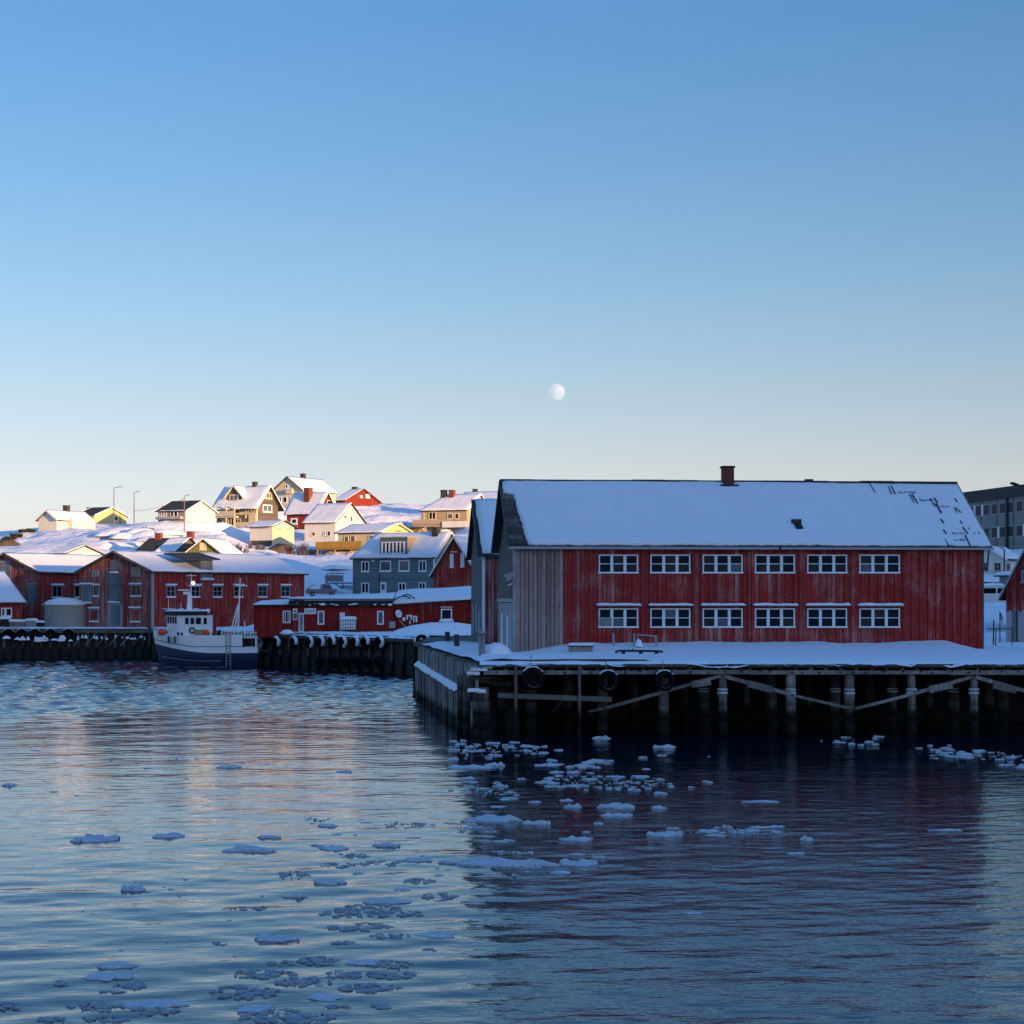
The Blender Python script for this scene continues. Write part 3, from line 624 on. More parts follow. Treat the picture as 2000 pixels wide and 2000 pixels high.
for i in range(7): MB().beam(pp(918+i*6, 1325+random.uniform(-8, 8), .2*i), pp(960+i*9, 1330+random.uniform(-10, 12), 1+.3*i), .1, .12).build('brace', 'timber', pier)
# snow over the deck
def deck_snow(X, Y):
    """height of the snow on the deck (world X, Y)"""
    v = Vector((X, Y, 0))-MO; lx, ly = v.dot(mf), v.dot(mb_)                       # warehouse frame
    wall = max(0.0, min(1.0, 1-(-ly)/7.0)) if ly < 0 else 1.0
    rise = .12+.52*max(0, min(1, (lx-.5)/3.2))
    if lx > 25.5: rise *= max(.35, 1-(lx-25.5)/3.0)
    rise *= 1+.22*nz(lx*.22, 4.0)+.10*nz(lx*.7, 2.0)
    if lx < .2: rise = .06+.10*max(0, nz(X*.5, Y*.3))
    edge = max(0.0, min(1.0, (Y-PF)/2.5))
    return DECK+.10+.14*edge+rise*(wall**1.3)+.05*nz(X*.5, Y*.6)+.025*nz(X*1.6, Y*1.8)
m = MB(); nu, nv = 220, 26; tops = []
for j in range(nv+1):
    for i in range(nu+1):
        X = -1.7+46.0*i/nu; v = (j/nv)**1.2; back = 112.6+.087*X
        fr = PF-.22-.10*nz(X*.9, 1.0)-.12*max(0, nz(X*.45, 9.0))
        Y = fr+(back-fr)*v; z = deck_snow(X, Y)
        if j == 0: z = 3.83-.22*max(0, nz(X*.8, 5.0))-.45*max(0, nz(X*.33, 11.0)-.1)-.12*max(0, nz(X*2.6, 3.0)); Y -= .10*nz(X*2.2, 6.0)
        if i == 0: X += .1*nz(j*1.0, 2.0)
        tops.append((X, Y-PF, z))
k = nu+1; m.add(tops, [(j*k+i, j*k+i+1, (j+1)*k+i+1, (j+1)*k+i) for j in range(nv) for i in range(nu)])
m.build('snow_cover', 'snow', pier, True)
def left_snow(u, v):
    p = (A+d*v)+Vector((0, PF, 0)); q = Vector((p.x+.12+(9.0)*u, p.y, 0)); z = DECK+.08+.14*min(1, u*8)+.05*nz(q.x*.5, q.y*.3)+.14*max(0, nz(q.x*.3, q.y*.2, 4))
    return (q.x, q.y-PF, z)
MB().grid(left_snow, 24, 60).build('snow_cover', 'snow', pier, True)
def heap(name, px, py, Y, w, dpt, h, seed, label=None, cat=None, parent=None, mat='snow'):
    c = at(px, py, Y); m = MB(); rings = [(1.0, -.25), (.92, .0), (.75, .4), (.5, .75), (.22, .95)]; n = 18; vs = []
    for r, z in rings:
        for i in range(n):
            a = 2*math.pi*i/n; q = 1+.25*nz(math.cos(a)*1.3+seed, math.sin(a)*1.3, r)+(.3*nz(math.cos(a)*4+seed, math.sin(a)*4, r*3) if mat == 'stone' else 0)
            vs.append((math.cos(a)*r*w/2*q, math.sin(a)*r*dpt/2*q, h*(z+(.12 if mat != 'stone' else .45)*nz(math.cos(a)*2+seed, math.sin(a)*2, z*2))))
    m.add(vs, [(k*n+i, k*n+(i+1)%n, (k+1)*n+(i+1)%n, (k+1)*n+i) for k in range(len(rings)-1) for i in range(n)]+[tuple(range((len(rings)-1)*n, len(rings)*n))])
    ob = m.build(name, mat, parent, True, loc=c)
    if label: tag(ob, label, cat)
    return ob
heap('snow_heap', 972, 1280, 108, 1.9, 2.0, .75, 3.3, 'rounded heap of snow beside the left corner of the long red warehouse', 'snow heap')

# tyres hung along the edges
def ring(R0, r, n=28, k=10, arc=(0, 2*math.pi), sq=1.25):
    m = MB(); closed = arc[1]-arc[0] > 6.2; cnt = n if closed else n+1; vs = []
    for i in range(cnt):
        a = arc[0]+(arc[1]-arc[0])*i/n
        for j in range(k):
            b = 2*math.pi*j/k; rr = R0+r*math.cos(b); vs.append((rr*math.cos(a), r*sq*math.sin(b), rr*math.sin(a)))
    fs = [(i*k+j, ((i+1)%cnt)*k+j, ((i+1)%cnt)*k+(j+1)%k, i*k+(j+1)%k) for i in range(n) for j in range(k)]
    if not closed: fs += [tuple(range(k))[::-1], tuple(range((cnt-1)*k, cnt*k))]
    return m.add(vs, fs)
TYRE = ring(.43, .19).mesh('tyre', 'rubber', True)
def cap_mesh(R0, r, a0, a1, seed, drop=.0):
    m = ring(R0, r, 18, 8, (a0, a1), 1.2)
    m.v = [(x+.04*nz(x*4+seed, z*4), y+.05*nz(x*3, z*3+seed), z+.05*nz(x*5, z*5, seed)-drop) for x, y, z in m.v]; return m
CAP = cap_mesh(.57, .085, .6, 2.5, 1.0).mesh('snow_cap', 'snow', True)
CRUST = [cap_mesh(.5, .17, -.9+i*.3, 3.0+i*.35, 2.0+i*3).mesh('snow_crust', 'snow', True) for i in range(3)]
for px, py, s, lab in ((1041, 1325, 1.0, 'black tyre fender hanging nearest the left corner of the pier'), (1188, 1330, .92, 'black tyre fender hanging second from the left corner of the pier'), (1298.5, 1329, .88, 'black tyre fender hanging beside the first sloping brace of the pier')):
    c = at(px, py, PF-.45); t = put('tyre_fender', TYRE, None, c, (0, 0, random.uniform(-.15, .15)), (s, s, s)); tag(t, lab, 'tyre', 'tyres on the pier front')
    put('snow_cap', CAP, t)
    m = MB().path([(-.1, .0, .6), (-.14, .15, 1.0), (-.05, .3, 1.25)], .025); m.build('rope', 'rope', t)
    m = MB(); m.path([(.05+.3*math.cos(a), -.26, -.25+.2*math.sin(a)) for a in np.linspace(3.4, 6.0, 9)], .011); m.build('rope', 'rope', t)

# bits and pieces on the deck
c = at(1134, 1267, 106.5); bx = empty('deck_box', c, .05, 'flat dark box topped with snow on the deck near the grey boards', 'box')
MB().box(-.66, .66, -.35, .35, -.35, .12).build('box', 'timberl', bx)
slab('lid', 'timber', bx, -.72, .72, -.41, .38, .125, .18); snow_box(bx, 'snow', -.72, .68, -.40, .37, .183, .32, 2.0)
c = at(1248, 1273, 103.2); pl = empty('spar', c, 0, 'dark spar lying half buried in the deck snow', 'spar'); m = MB()
m.path([(-1.3, 0, -.06), (-1.15, 0, .05), (0, .02, .05), (1.15, 0, .03), (1.3, 0, -.03)], .06); m.build('pole', 'black', pl)
for x in (-.85, .1, .95): MB().box(x-.1, x+.1, -.05, .05, -.12, .03).build('lug', 'black', pl)
MB().path([(-.4, .02, .05), (-.3, .02, .16)], .03).build('lug', 'black', pl)
for px, lab in ((1198, 'pale upright stake in the snow under the first lower window'), (1239, 'pale upright stake beside the wooden frame at the warehouse wall')):
    c = at(px, 1258, 109.2); s_ = put('stake', MB().box(-.06, .06, -.05, .05, -.5, .62).mesh('stake', 'trimgrey'), None, c); tag(s_, lab, 'stake')
c = at(1263, 1257, 109.0); fr = empty('sawhorse', c, -.05, 'pale wooden trestle standing in the snow against the warehouse wall', 'trestle')
MB().beam((-.55, 0, .52), (.62, 0, .42), .08, .08).build('top_rail', 'trimgrey', fr)
for x in (-.5, .5, .6): MB().beam((x, 0, -.4), (x-.02, 0, .45), .06, .06).build('leg', 'trimgrey', fr)
heap('snow_lump', 1247, 1260, 108.8, .55, .5, .35, 8.0, 'small white lump of snow next to the wooden trestle', 'snow lump')
c = at(941, 1277, 107.5); po = empty('mooring_post', c, 0, 'tall grey mooring post with a capped head at the left edge of the pier', 'mooring post')
MB().tube((0, 0, -.6), (0, 0, 1.15), .2, .19, 12).build('post', 'pale', po, True); MB().tube((0, 0, 1.15), (0, 0, 1.3), .26, .24, 12).build('head', 'pale', po, True)
for px, py, s, lab in ((875, 1257, 1.0, 'dark leaning bollard on the pier, left of the pair by the palisade'), (893, 1264, 1.0, 'dark upright bollard on the pier, right of the pair by the palisade')):
    Y = yof(py, DECK+.15); c = at(px, py, Y); bo = empty('bollard', c, 0, lab, 'bollard', 'pier bollards')
    MB().tube((0, 0, -.4), (-.05, 0, .75), .2, .18, 12).build('post', 'timber', bo, True); MB().tube((-.05, 0, .75), (-.05, 0, .86), .21, .15, 12).build('cap', 'timber', bo, True)

# ------------------------------------------------------------------ the far quay
quay = empty('quay', (-25, 200, 0), 0, 'long dark quay wall behind the water with snow along its top', 'quay')
QA, QB = Vector((-8.4, 177.0, 0)), Vector((-43.5, 226.0, 0))
qpts = [(-7.9, 151.5), (-8.4, 177.0), (-43.5, 226.0), (-140, 226.0), (-140, 300), (70, 300), (70, 151.5)]
MB().prism([(x+25, y-200, -3) for x, y in qpts], (0, 0, 6.45)).build('quay_wall', 'rock', quay)
MB().prism([(x+25, y-200, 3.452) for x, y in [(-7.4, 151.5), (-7.9, 177.0), (-43.2, 225.7), (-140, 225.7), (-140, 300), (70, 300), (70, 151.5)]], (0, 0, .2)).build('deck', 'timber', quay)
qd = QB-QA; ql = qd.length; qn = Vector((-qd.y, qd.x, 0)).normalized(); rz = math.atan2(qd.y, qd.x); off = Vector((25, -200, 0))
pmesh = MB().tube((0, 0, -2), (0, 0, 3.4), .17, .15, 8).mesh('pile', 'timber', True)
for i in range(30): put('pile', pmesh, quay, QA+qd*((i+.5)/30)+qn*.2+off)
for i in range(34): put('pile', pmesh, quay, Vector((-44-i*1.1, 225.8, 0))+off)
MB().beam(QA+qn*.35+off+Vector((0, 0, 3.3)), QB+qn*.35+off+Vector((0, 0, 3.3)), .25, .3).build('cap_beam', 'timber', quay)
MB().beam((-18, 25.6, 3.3), (-115, 25.6, 3.3), .25, .3).build('cap_beam', 'timber', quay)
for i in range(6): MB().beam((-19-i*1.4, 25.5, 3.0), (-20.2-i*1.4, 25.5, 1.6), .1, .12).build('brace', 'timberl', quay)
def qsnow(p, q, inn, nu, seed):
    p, q = Vector(p), Vector(q); dd = (q-p).normalized(); nn = Vector((-dd.y, dd.x, 0)); L = (q-p).length; m = MB()
    def f(u, v):
        w = p+dd*L*u; e = .2+.38*nz(u*L*.9+seed, 1.0)+.25*nz(u*L*2.3+seed, 4.0); x = w+nn*(e-v*inn)
        return (x.x, x.y, (3.62 if v > 0 else 3.42+.3*nz(u*L*.8, seed))+(.16+.12*nz(x.x*.5, x.y*.5, seed))*min(1, v*inn/.8))
    return m.grid(f, nu, 12)
qsnow(QA+off, QB+off, 14.0, 90, 3.0).build('snow_cover', 'snow', quay, True)
qsnow(Vector((-43.5, 226, 0))+off, Vector((-110, 226, 0))+off, 12.0, 90, 6.0).build('snow_cover', 'snow', quay, True)
ORD = ('first', 'second', 'third', 'fourth', 'fifth', 'sixth', 'seventh', 'eighth', 'ninth', 'tenth')
# tyre rows on the quay
def quay_tyre(c, rzz, s, mi, label, group, snowy=True):
    t = put('tyre_fender', TYRE, None, c, (0, 0, rzz), (s, s, s)); tag(t, label, 'tyre', group)
    if snowy: put('snow_crust', CRUST[mi % 3], t)
    return t
for i, px in enumerate((518, 552, 586, 617, 639, 660, 682, 706, 726, 754)):
    k_ = (px-1000)/FPX; t = (k_*QA.y-QA.x)/(qd.x-k_*qd.y); c = QA+qd*t+qn*.75; c.z = zof(1255, c.y)
    quay_tyre(c, rz+math.pi, 1.08, i, f'snow-crusted tyre, {ORD[i]} from the boat in the upper row on the far quay', 'snowy tyres along the far quay')
for px, lab in ((779, 'snow-ringed tyre facing the water near the right end of the far quay'), (824, 'snow-ringed tyre at the corner where the far quay meets the pier')):
    Y = 184.0 if px == 779 else 174.0; c = at(px, 1258 if px == 779 else 1254, Y); c.z = zof(1257 if px == 779 else 1252, Y)
    t = quay_tyre(c, .1, 1.12, 0, lab, None); put('snow_crust', CRUST[2], t, rot=(0, 3.1, 0))
for i, px in enumerate((634, 660, 681, 704, 723, 749)):
    k_ = (px-1000)/FPX; t = (k_*QA.y-QA.x)/(qd.x-k_*qd.y); c = QA+qd*t+qn*.6; c.z = zof(1294, c.y)
    quay_tyre(c, rz+math.pi, 1.0, 0, f'wet dark tyre, {ORD[i]} from the left in the lower row on the far quay wall', 'lower tyres on the far quay', False)
for i, px in enumerate((17, 43, 69, 99, 133)):
    c = at(px, 1239, 225.3); t = quay_tyre(c, random.uniform(-.2, .2), 1.15, i, f'snow-capped tyre, {ORD[i]} from the left in the row before the pale tank', 'tyres on the quay by the tank', False); put('snow_cap', CAP, t)
for i in range(34):                                       # snow caught on fender ledges and pile heads
    px = random.uniform(2, 296); big = px < 142; w = random.uniform(.25, 1.1) if big else random.uniform(.15, .5)
    c = at(px, random.uniform(1246, 1252) if big else random.uniform(1244, 1249), 224.95)
    heap('snow', px, 0, 225, w, .5, random.uniform(.18, .5) if big else random.uniform(.12, .4), i*3.1, parent=quay).location = (c.x+25, c.y-200, c.z)

# ------------------------------------------------------------------ red warehouses on the far quay
def quay_warehouse(label, C0, L, Wg, H, rise, dirL, big):
    """C0: corner between gable (to the left) and long side (to the right-rear)"""
    th = math.atan2(dirL[1], dirL[0])-math.pi/2                      # local y runs along the long side, local -x along the gable
    r = empty('warehouse', C0, th, label, 'warehouse')
    MB().box(-Wg, 0, 0, L, -2, H).build('wall', 'redwall', r)
    g = MB(); g.prism([(-Wg, -.02, -.4), (0, -.02, -.4), (0, -.02, H), (-Wg/2, -.02, H+rise), (-Wg, -.02, H)], (0, -.06, 0)); g.build('gable_wall', 'redwall_worn', r)
    MB().prism([(-Wg, L-.2, H), (0, L-.2, H), (-Wg/2, L-.2, H+rise)], (0, .2, 0)).build('gable', 'redwall', r)
    k = rise/(Wg/2); ov = .45; lo = H-ov*k+.04; hi = H+rise+.04; m = MB()
    qs = [[(ov, -.5, lo), (ov, L+.4, lo), (-Wg/2, L+.4, hi), (-Wg/2, -.5, hi)], [(-Wg-ov, -.5, lo), (-Wg-ov, L+.4, lo), (-Wg/2-.004, L+.4, hi), (-Wg/2-.004, -.5, hi)]]
    for q in qs: m.prism(q, (0, 0, .16))
    rf = m.build('roof', 'darkroof', r); up = Vector((0, 0, .17))
    for i, q in enumerate(qs):
        P, Q, S, T = [Vector(v)+up for v in q]; snow_sheet('snow_cover', 'roofsnow', rf, P, Q, S, T, .17, 40, 10, .07, .4, C0[0]+i, .2)
    for sx in (1, -1):
        a = (ov if sx > 0 else -Wg-ov); b = MB(); b.prism([(a, -.56, lo-.1), (-Wg/2, -.56, hi-.1), (-Wg/2, -.56, hi+.2), (a, -.56, lo+.2)], (0, .05, 0)); b.build('bargeboard', 'timber', r)
    return r, rf
def gwin(r, x0, x1, z0, z1, nx=2, ny=2, face='g', pane='glass', frame='trimgrey', hood=True, name='window'):
    m = MB(); f = .09
    B = (lambda mm, a, b, c, d, n0, n1: mm.box(a, b, -.08-n1, -.08-n0, c, d)) if face == 'g' else (lambda mm, a, b, c, d, n0, n1: mm.box(n0, n1, a, b, c, d))
    for a, b, c, d in ((x0, x0+f, z0, z1), (x1-f, x1, z0, z1), (x0+f, x1-f, z1-f, z1), (x0+f, x1-f, z0, z0+f)): B(m, a, b, c, d, 0, .07)
    for i in range(1, nx): c = x0+(x1-x0)*i/nx; B(m, c-.04, c+.04, z0+f, z1-f, 0, .05)
    for i in range(1, ny): c = z0+(z1-z0)*i/ny; B(m, x0+f, x1-f, c-.025, c+.025, 0, .045)
    w = m.build(name, frame, r); p = MB(); B(p, x0+.05, x1-.05, z0+.05, z1-.05, .004, .02); p.build('pane', pane, w)
    if hood:
        p = MB(); B(p, x0-.16, x1+.16, z1+.03, z1+.10, 0, .2); p.build('window_hood', 'trimgrey', w)
        p = MB(); B(p, x0-.17, x1+.17, z1+.103, z1+.27, 0, .22); p.build('snow', 'snow', w); p = MB(); B(p, x0-.05, x1+.05, z0-.16, z0, 0, .16); p.build('sill', 'paint', w)
    return w
QZ = 3.7
dL = Vector((.541, .841))
wh1, rf1 = quay_warehouse('three-storey red warehouse with grey loading doors in its gable on the far quay', (-42.9, 226.2, QZ), 28.6, 12.1, 6.75, 2.35, dL, True)
# gable: x runs from -12.1 (left) to 0 (right)
def gx(px): return -12.1+12.1*(px-155)/(297-155)
def gz(py): return zof(py, 228.5)-QZ
for (a, b, c, d, p) in ((218, 237, 1094, 1120, 'bluegrey'), (214, 238, 1121, 1142, 'bluegrey'), (214, 238, 1143, 1176, 'bluegrey')):
    m = MB().box(gx(a), gx(b), -.2, -.085, gz(d), gz(c)); m.build('loading_door', p, wh1)
for (a, b, c, d) in ((213, 216, 1180, 1227), (237.5, 240, 1180, 1227), (213, 240, 1178, 1182)): MB().box(gx(a), gx(b), -.2, -.085, gz(d), gz(c)).build('door_frame', 'trimgrey', wh1)
MB().box(gx(216.2), gx(237.3), -.12, -.085, gz(1227), gz(1182.5)).build('door', 'bluegrey', wh1)
for (a, b, c) in ((217, 233, 1119.5), (214, 237, 1177)): snow_box(wh1, 'snow', gx(a), gx(b), -.42, -.2, gz(c), gz(c)+.18, c)
for (a, b, c, d, pn, hd) in ((180, 193, 1113, 1126, 'glassb', False), (257, 276, 1108, 1126, 'glassb', False), (183, 194, 1144, 1163, 'glass', True), (257, 276, 1143, 1163, 'glass', True), (160, 179, 1142, 1176, None, True), (176, 193, 1190, 1213, None, True), (256, 275, 1189, 1213, None, True)):
    if pn: gwin(wh1, gx(a), gx(b), gz(d), gz(c), 2, 1, 'g', pn, hood=hd)
    else: gwin(wh1, gx(a), gx(b), gz(d), gz(c), 1, 1, 'g', 'bluegrey' if a == 160 else 'redboard_worn', hood=hd, name='shutter')
MB().box(-.12, .1, -.2, .12, -.3, 6.7).build('corner_board', 'trimgrey', wh1)
# long side windows (pixel columns -> distance along the side)
def sy(px):
    k_ = (px-1000)/FPX; return (k_*226.2+42.9)/(dL.x-k_*dL.y)
for px in (333, 381, 424, 465, 512, 557):
    y0 = sy(px-8.5); y1 = sy(px+8.5); dep = 226.2+dL.y*sy(px); gwin(wh1, y0, y1, zof(1165, dep)-QZ, zof(1144.5, dep)-QZ, 2, 2, 's', 'glass')
# hoist dormer above the eave, roofed with dark boards
y0, y1 = sy(390), sy(414); dep = 226.2+dL.y*sy(402); zt = zof(1094, dep)-QZ; zb_ = zof(1133, dep)-QZ
hd = MB().box(-2.4, .12, y0, y1, zb_, zt).build('hoist_bay', 'bluegrey', wh1)
MB().prism([(.7, y0-3.2, zt-.1), (.7, y1+.8, zt+.02), (-3.0, y1+.8, zt+.9), (-3.0, y0-3.2, zt+.7)], (0, 0, .14)).build('bay_roof', 'darkroof', hd)
MB().box(.12, .34, y0-.1, y1+.1, zb_-.05, zb_+.06).build('sill', 'trimgrey', hd); snow_box(hd, 'snow', .12, .36, y0-.1, y1+.1, zb_+.06, zb_+.26, 1.0)

wh2, rf2 = quay_warehouse('red warehouse with a sunlit gable top at the left edge of the far quay', (-60.0, 240.5, QZ), 26.0, 12.1, 6.85, 2.35, dL, True)
def gx2(px): return -12.1+12.1*(px+48)/(76+48)
def gz2(py): return zof(py, 243.0)-QZ
for (a, b, c, d, nm) in ((2, 24, 1097, 1132, 'loading_door'), (55, 73, 1141, 1177, 'loading_door'), (41, 58, 1113, 1128, 'shutter')):
    MB().box(gx2(a), gx2(b), -.16, -.085, gz2(d), gz2(c)).build(nm, 'bluegrey' if nm != 'shutter' else 'redboard_worn', wh2)
    MB().box(gx2(a)-.1, gx2(b)+.1, -.2, -.165, gz2(c), gz2(c)+.12).build('lintel', 'trimgrey', wh2)
def sy2(px):
    k_ = (px-1000)/FPX; return (k_*240.5+60.0)/(dL.x-k_*dL.y)
for px in (111, 155):
    dep = 240.5+dL.y*sy2(px); gwin(wh2, sy2(px-10), sy2(px+10), zof(1166, dep)-QZ, zof(1144, dep)-QZ, 2, 1, 's')
# little red shed with a broken-pitch snowy roof at the left edge
s3 = House('shed', 'small red shed with a snow-laden stepped roof at the left edge of the quay', 'shed', -60, 42, -40, 1226, 1176, 1118, 231, 35, 'f', 'redwall', pad=False, foot=1.0, snowth=.45)
for a, b in ((2, 10), (10.5, 23)): s3.win('f', a, b, 1187, 1204, 1, 1, fw=.14)
snow_sheet('snow_cover', 'roofsnow', s3.roof, (s3.W-9, s3.D*.3, s3.H+2.2), (s3.W-.9, s3.D*.3, s3.H+2.2), (s3.W-.9, s3.D*.75, s3.H+4.2), (s3.W-9, s3.D*.75, s3.H+4.2), .4, 14, 8)
# pale round tank
tc = at(127, 1226, 232.5); tank = empty('storage_tank', tc, 0, 'pale round tank with a snow-covered lid in front of the red warehouses', 'tank')
tr = 41*232.5/FPX
MB().lathe([(tr, -1), (tr, zof(1182, 232.5)-tc.z)], 40).build('tank_wall', 'concrete2', tank, False)
zt = zof(1182, 232.5)-tc.z; sm = MB().lathe([(tr+.12, zt), (tr+.15, zt+.2), (tr*.75, zt+.62), (tr*.4, zt+.85), (.05, zt+.95)], 40); sm.build('snow_cover', 'roofsnow', tank, True)
for i in range(9):
    a = math.pi*(1.0+.08*i); MB().box(-.05, .05, -.03, .03, 0, zt-.1).build('stave', 'trimgrey', tank, loc=(tr*1.01*math.cos(a), tr*1.01*math.sin(a), 0), rot=(0, 0, a+math.pi/2))
pl_ = at(86, 1226, 229); tag(put('post', MB().tube((0, 0, -.3), (0, 0, 4.3), .09, .07).mesh('post', 'darkpole'), None, pl_), 'thin dark post standing left of the pale round tank', 'post')
# crates under snow on the quay
for i, (px, w, h, lab, mt) in enumerate(((35, 2.0, .6, 'snow-covered pallet of nets on the quay left of the grey crate', 'timberl'), (62, 1.25, .72, 'grey slatted crate on the quay below the small red shed', 'trimgrey'), (78, .8, .5, 'low snow-topped crate right of the grey slatted crate', 'black'), (10, 1.2, .9, 'dark gear heaped with snow under the shed window', 'black'))):
    c = at(px, 1226.5, 227.3); c.z = QZ+.15; cr = empty('crate', c, random.uniform(-.2, .2), lab, 'crate')
    for j in range(4): MB().box(-w/2, w/2, -.4, .4, h*j/4+.02, h*(j+1)/4-.02).build('slat', mt, cr)
    MB().box(-w/2+.04, w/2-.04, -.37, .37, .0, h-.01).build('core', 'black', cr); snow_box(cr, 'snow', -w/2-.05, w/2+.05, -.45, .45, h, h+.28, px)

# ------------------------------------------------------------------ low red shed along the quay
SY = 199.0
shed = empty('fish_shed', at(500, 1236, SY), 0, 'long low red shed with white doors and a sign on the far quay', 'shed')
S0 = at(500, 1236, SY)
def sx(px): return (px-500)*SY/FPX
def sz(py): return zof(py, SY)-S0.z
m = MB(); m.prism([(sx(496), 0, -.5), (sx(571), 0, -.5), (sx(571), 0, sz(1184)), (sx(496), 0, sz(1184))], (0, 6, 0)); m.build('wall', 'shedred', shed)
m = MB(); m.prism([(sx(571)+.003, -.25, -.5), (sx(768), -.25, -.5), (sx(768), -.25, sz(1177)), (sx(571)+.003, -.25, sz(1177))], (0, 6.5, 0)); m.build('wall', 'shedred', shed)
m = MB(); m.prism([(sx(768)+.003, 0, -.5), (sx(945), 0, -.5), (sx(945), 0, sz(1171.5)), (sx(768)+.003, 0, sz(1182))], (0, 7, 0)); m.build('wall', siding('bright_red_siding', (.22, .014, .010), (.3, .08, .06), .2, .28), shed)
m = MB(); m.prism([(sx(566), -.75, sz(1184)), (sx(768), -.75, sz(1183.5)), (sx(768), -.75, sz(1172)), (sx(566), -.75, sz(1172.5))], (0, .5, 0)); fas = m.build('fascia', 'black', shed)
for i in range(22):
    px = random.uniform(575, 765); w = random.uniform(.12, .5); slab('snow_patch', 'snow', fas, sx(px)-w/2, sx(px)+w/2, -.80, -.752, sz(1180+random.uniform(-1.5, 3)), sz(1179.2+random.uniform(-1.5, 1.5)))
m = MB(); m.prism([(sx(494), -.4, sz(1184)), (sx(573), -.4, sz(1184)), (sx(573), 6, sz(1176)), (sx(494), 6, sz(1176))], (0, 0, .12)); r1 = m.build('roof', 'darkroof', shed)
snow_sheet('snow_cover', 'roofsnow', r1, (sx(494), -.45, sz(1184)+.13), (sx(565), -.45, sz(1183)+.13), (sx(565), 6, sz(1173)+.13), (sx(494), 6, sz(1177)+.13), .14, 20, 6, .04)
m = MB(); m.prism([(sx(566), -.8, sz(1171.5)), (sx(768), -.8, sz(1171.5)), (sx(768), 7, sz(1164)), (sx(566), 7, sz(1168))], (0, 0, .1)); r2 = m.build('roof', 'darkroof', shed)
snow_sheet('snow_cover', 'roofsnow', r2, (sx(566), -.85, sz(1171.5)+.11), (sx(768), -.85, sz(1171.5)+.11), (sx(768), 7, sz(1160)+.11), (sx(566), 7, sz(1170)+.11), .16, 40, 8, .07, .4)
m = MB(); m.prism([(sx(767), -.45, sz(1182)), (sx(950), -.45, sz(1171.2)), (sx(950), 8, sz(1160)), (sx(767), 8, sz(1168))], (0, 0, .1)); r3 = m.build('roof', 'darkroof', shed)
snow_sheet('snow_cover', 'roofsnow', r3, (sx(767), -.5, sz(1182)+.11), (sx(950), -.5, sz(1171.2)+.11), (sx(950), 8, sz(1150)+.11), (sx(767), 8, sz(1160)+.11), .42, 40, 10, .16, .35, 5.0)
def swin(a, b, c, d, nx=2, ny=1, y=0.0, pane='glass', snowy=False):
    f = .13; m = MB(); x0, x1, z0, z1 = sx(a), sx(b), sz(d), sz(c)
    for q in ((x0, x0+f, z0, z1), (x1-f, x1, z0, z1), (x0+f, x1-f, z1-f, z1), (x0+f, x1-f, z0, z0+f)): m.box(q[0], q[1], y-.1, y-.003, q[2], q[3])
    for i in range(1, nx): t = x0+(x1-x0)*i/nx; m.box(t-.04, t+.04, y-.08, y-.003, z0+f, z1-f)
    w = m.build('window', 'paint', shed); MB().box(x0+.05, x1-.05, y-.03, y-.004, z0+.05, z1-.05).build('pane', pane, w)
    if snowy: snow_box(w, 'snow', x0-.15, x1+.15, y-.3, y-.1, z0-.1, z0+.25, a); MB().box(x0-.05, x1+.05, y-.12, y-.003, z1+.15, z1+.22).build('window_hood', 'paint', w)
swin(552.5, 568, 1192.5, 1217, 3); swin(621, 634, 1193, 1220, 1, 1, -.25, 'glassb'); swin(737, 750, 1193, 1220, 1, 1, -.25, 'glassb'); swin(861, 883, 1189, 1213, 1, 1, 0, 'glass', True)
for a, b, c, d in ((584, 593.6, 1197, 1235), (664, 674, 1196, 1235)):
    dr = MB().box(sx(a), sx(b), -.33, -.253, sz(d), sz(c)).build('door', 'paint', shed); MB().box(sx(a)+.1, sx(b)-.1, -.345, -.333, sz(d-3), sz(c+3)).build('door_panel', 'bluegrey' if a < 600 else 'paint', dr); MB().box(sx(b)-.14, sx(b)-.08, -.39, -.346, sz(1217), sz(1216)).build('handle', 'darkpole', dr)
def lettering(text, size, mat, parent, loc):
    cu = bpy.data.curves.new('lettering', 'FONT'); cu.body = text; cu.size = size; cu.extrude = .006; cu.align_x = 'CENTER'; cu.align_y = 'CENTER'
    ob = bpy.data.objects.new('t', cu); COL.objects.link(ob); bpy.context.view_layer.update()
    me = bpy.data.meshes.new_from_object(ob.evaluated_get(bpy.context.evaluated_depsgraph_get())); bpy.data.objects.remove(ob)
    me.materials.clear(); me.materials.append(MT[mat]); return put('lettering', me, parent, loc, (R(90), 0, 0))
sg = tag(put('shop_sign', MB().box(-.62, .62, -.03, .03, -.31, .31).mesh('shop_sign', 'paint'), None, S0+Vector((sx(606.5), -.34, sz(1193.5)))), 'white sign board with dark lettering above the red shed wall between door and window', 'sign')
lettering('Lavvo', .44, 'navy', sg, (0, -.038, .0))
ps = tag(put('poster', MB().box(-.24, .24, -.02, .02, -.6, .6).mesh('poster', 'paint'), None, S0+Vector((sx(577), -.29, sz(1199.5)))), 'narrow white and green notice board left of the first white door', 'notice board')
MB().box(-.17, .2, -.03, -.022, -.5, .08).build('green_print', 'olive', ps); MB().box(-.1, .12, -.03, -.022, .22, .42).build('grey_print', 'bluegrey', ps)
c = S0+Vector((sx(679.5)+.2, -1.6, .0)); c.z = QZ+.18; ibc = empty('caged_tank', c, 0, 'white caged liquid tank with snow on top in front of the second shed door', 'tank')
MB().box(-.75, .75, -.5, .5, .15, 1.15).build('tank_body', 'paint', ibc); MB().box(-.8, .8, -.55, .55, 0, .14).build('pallet', 'timber', ibc)
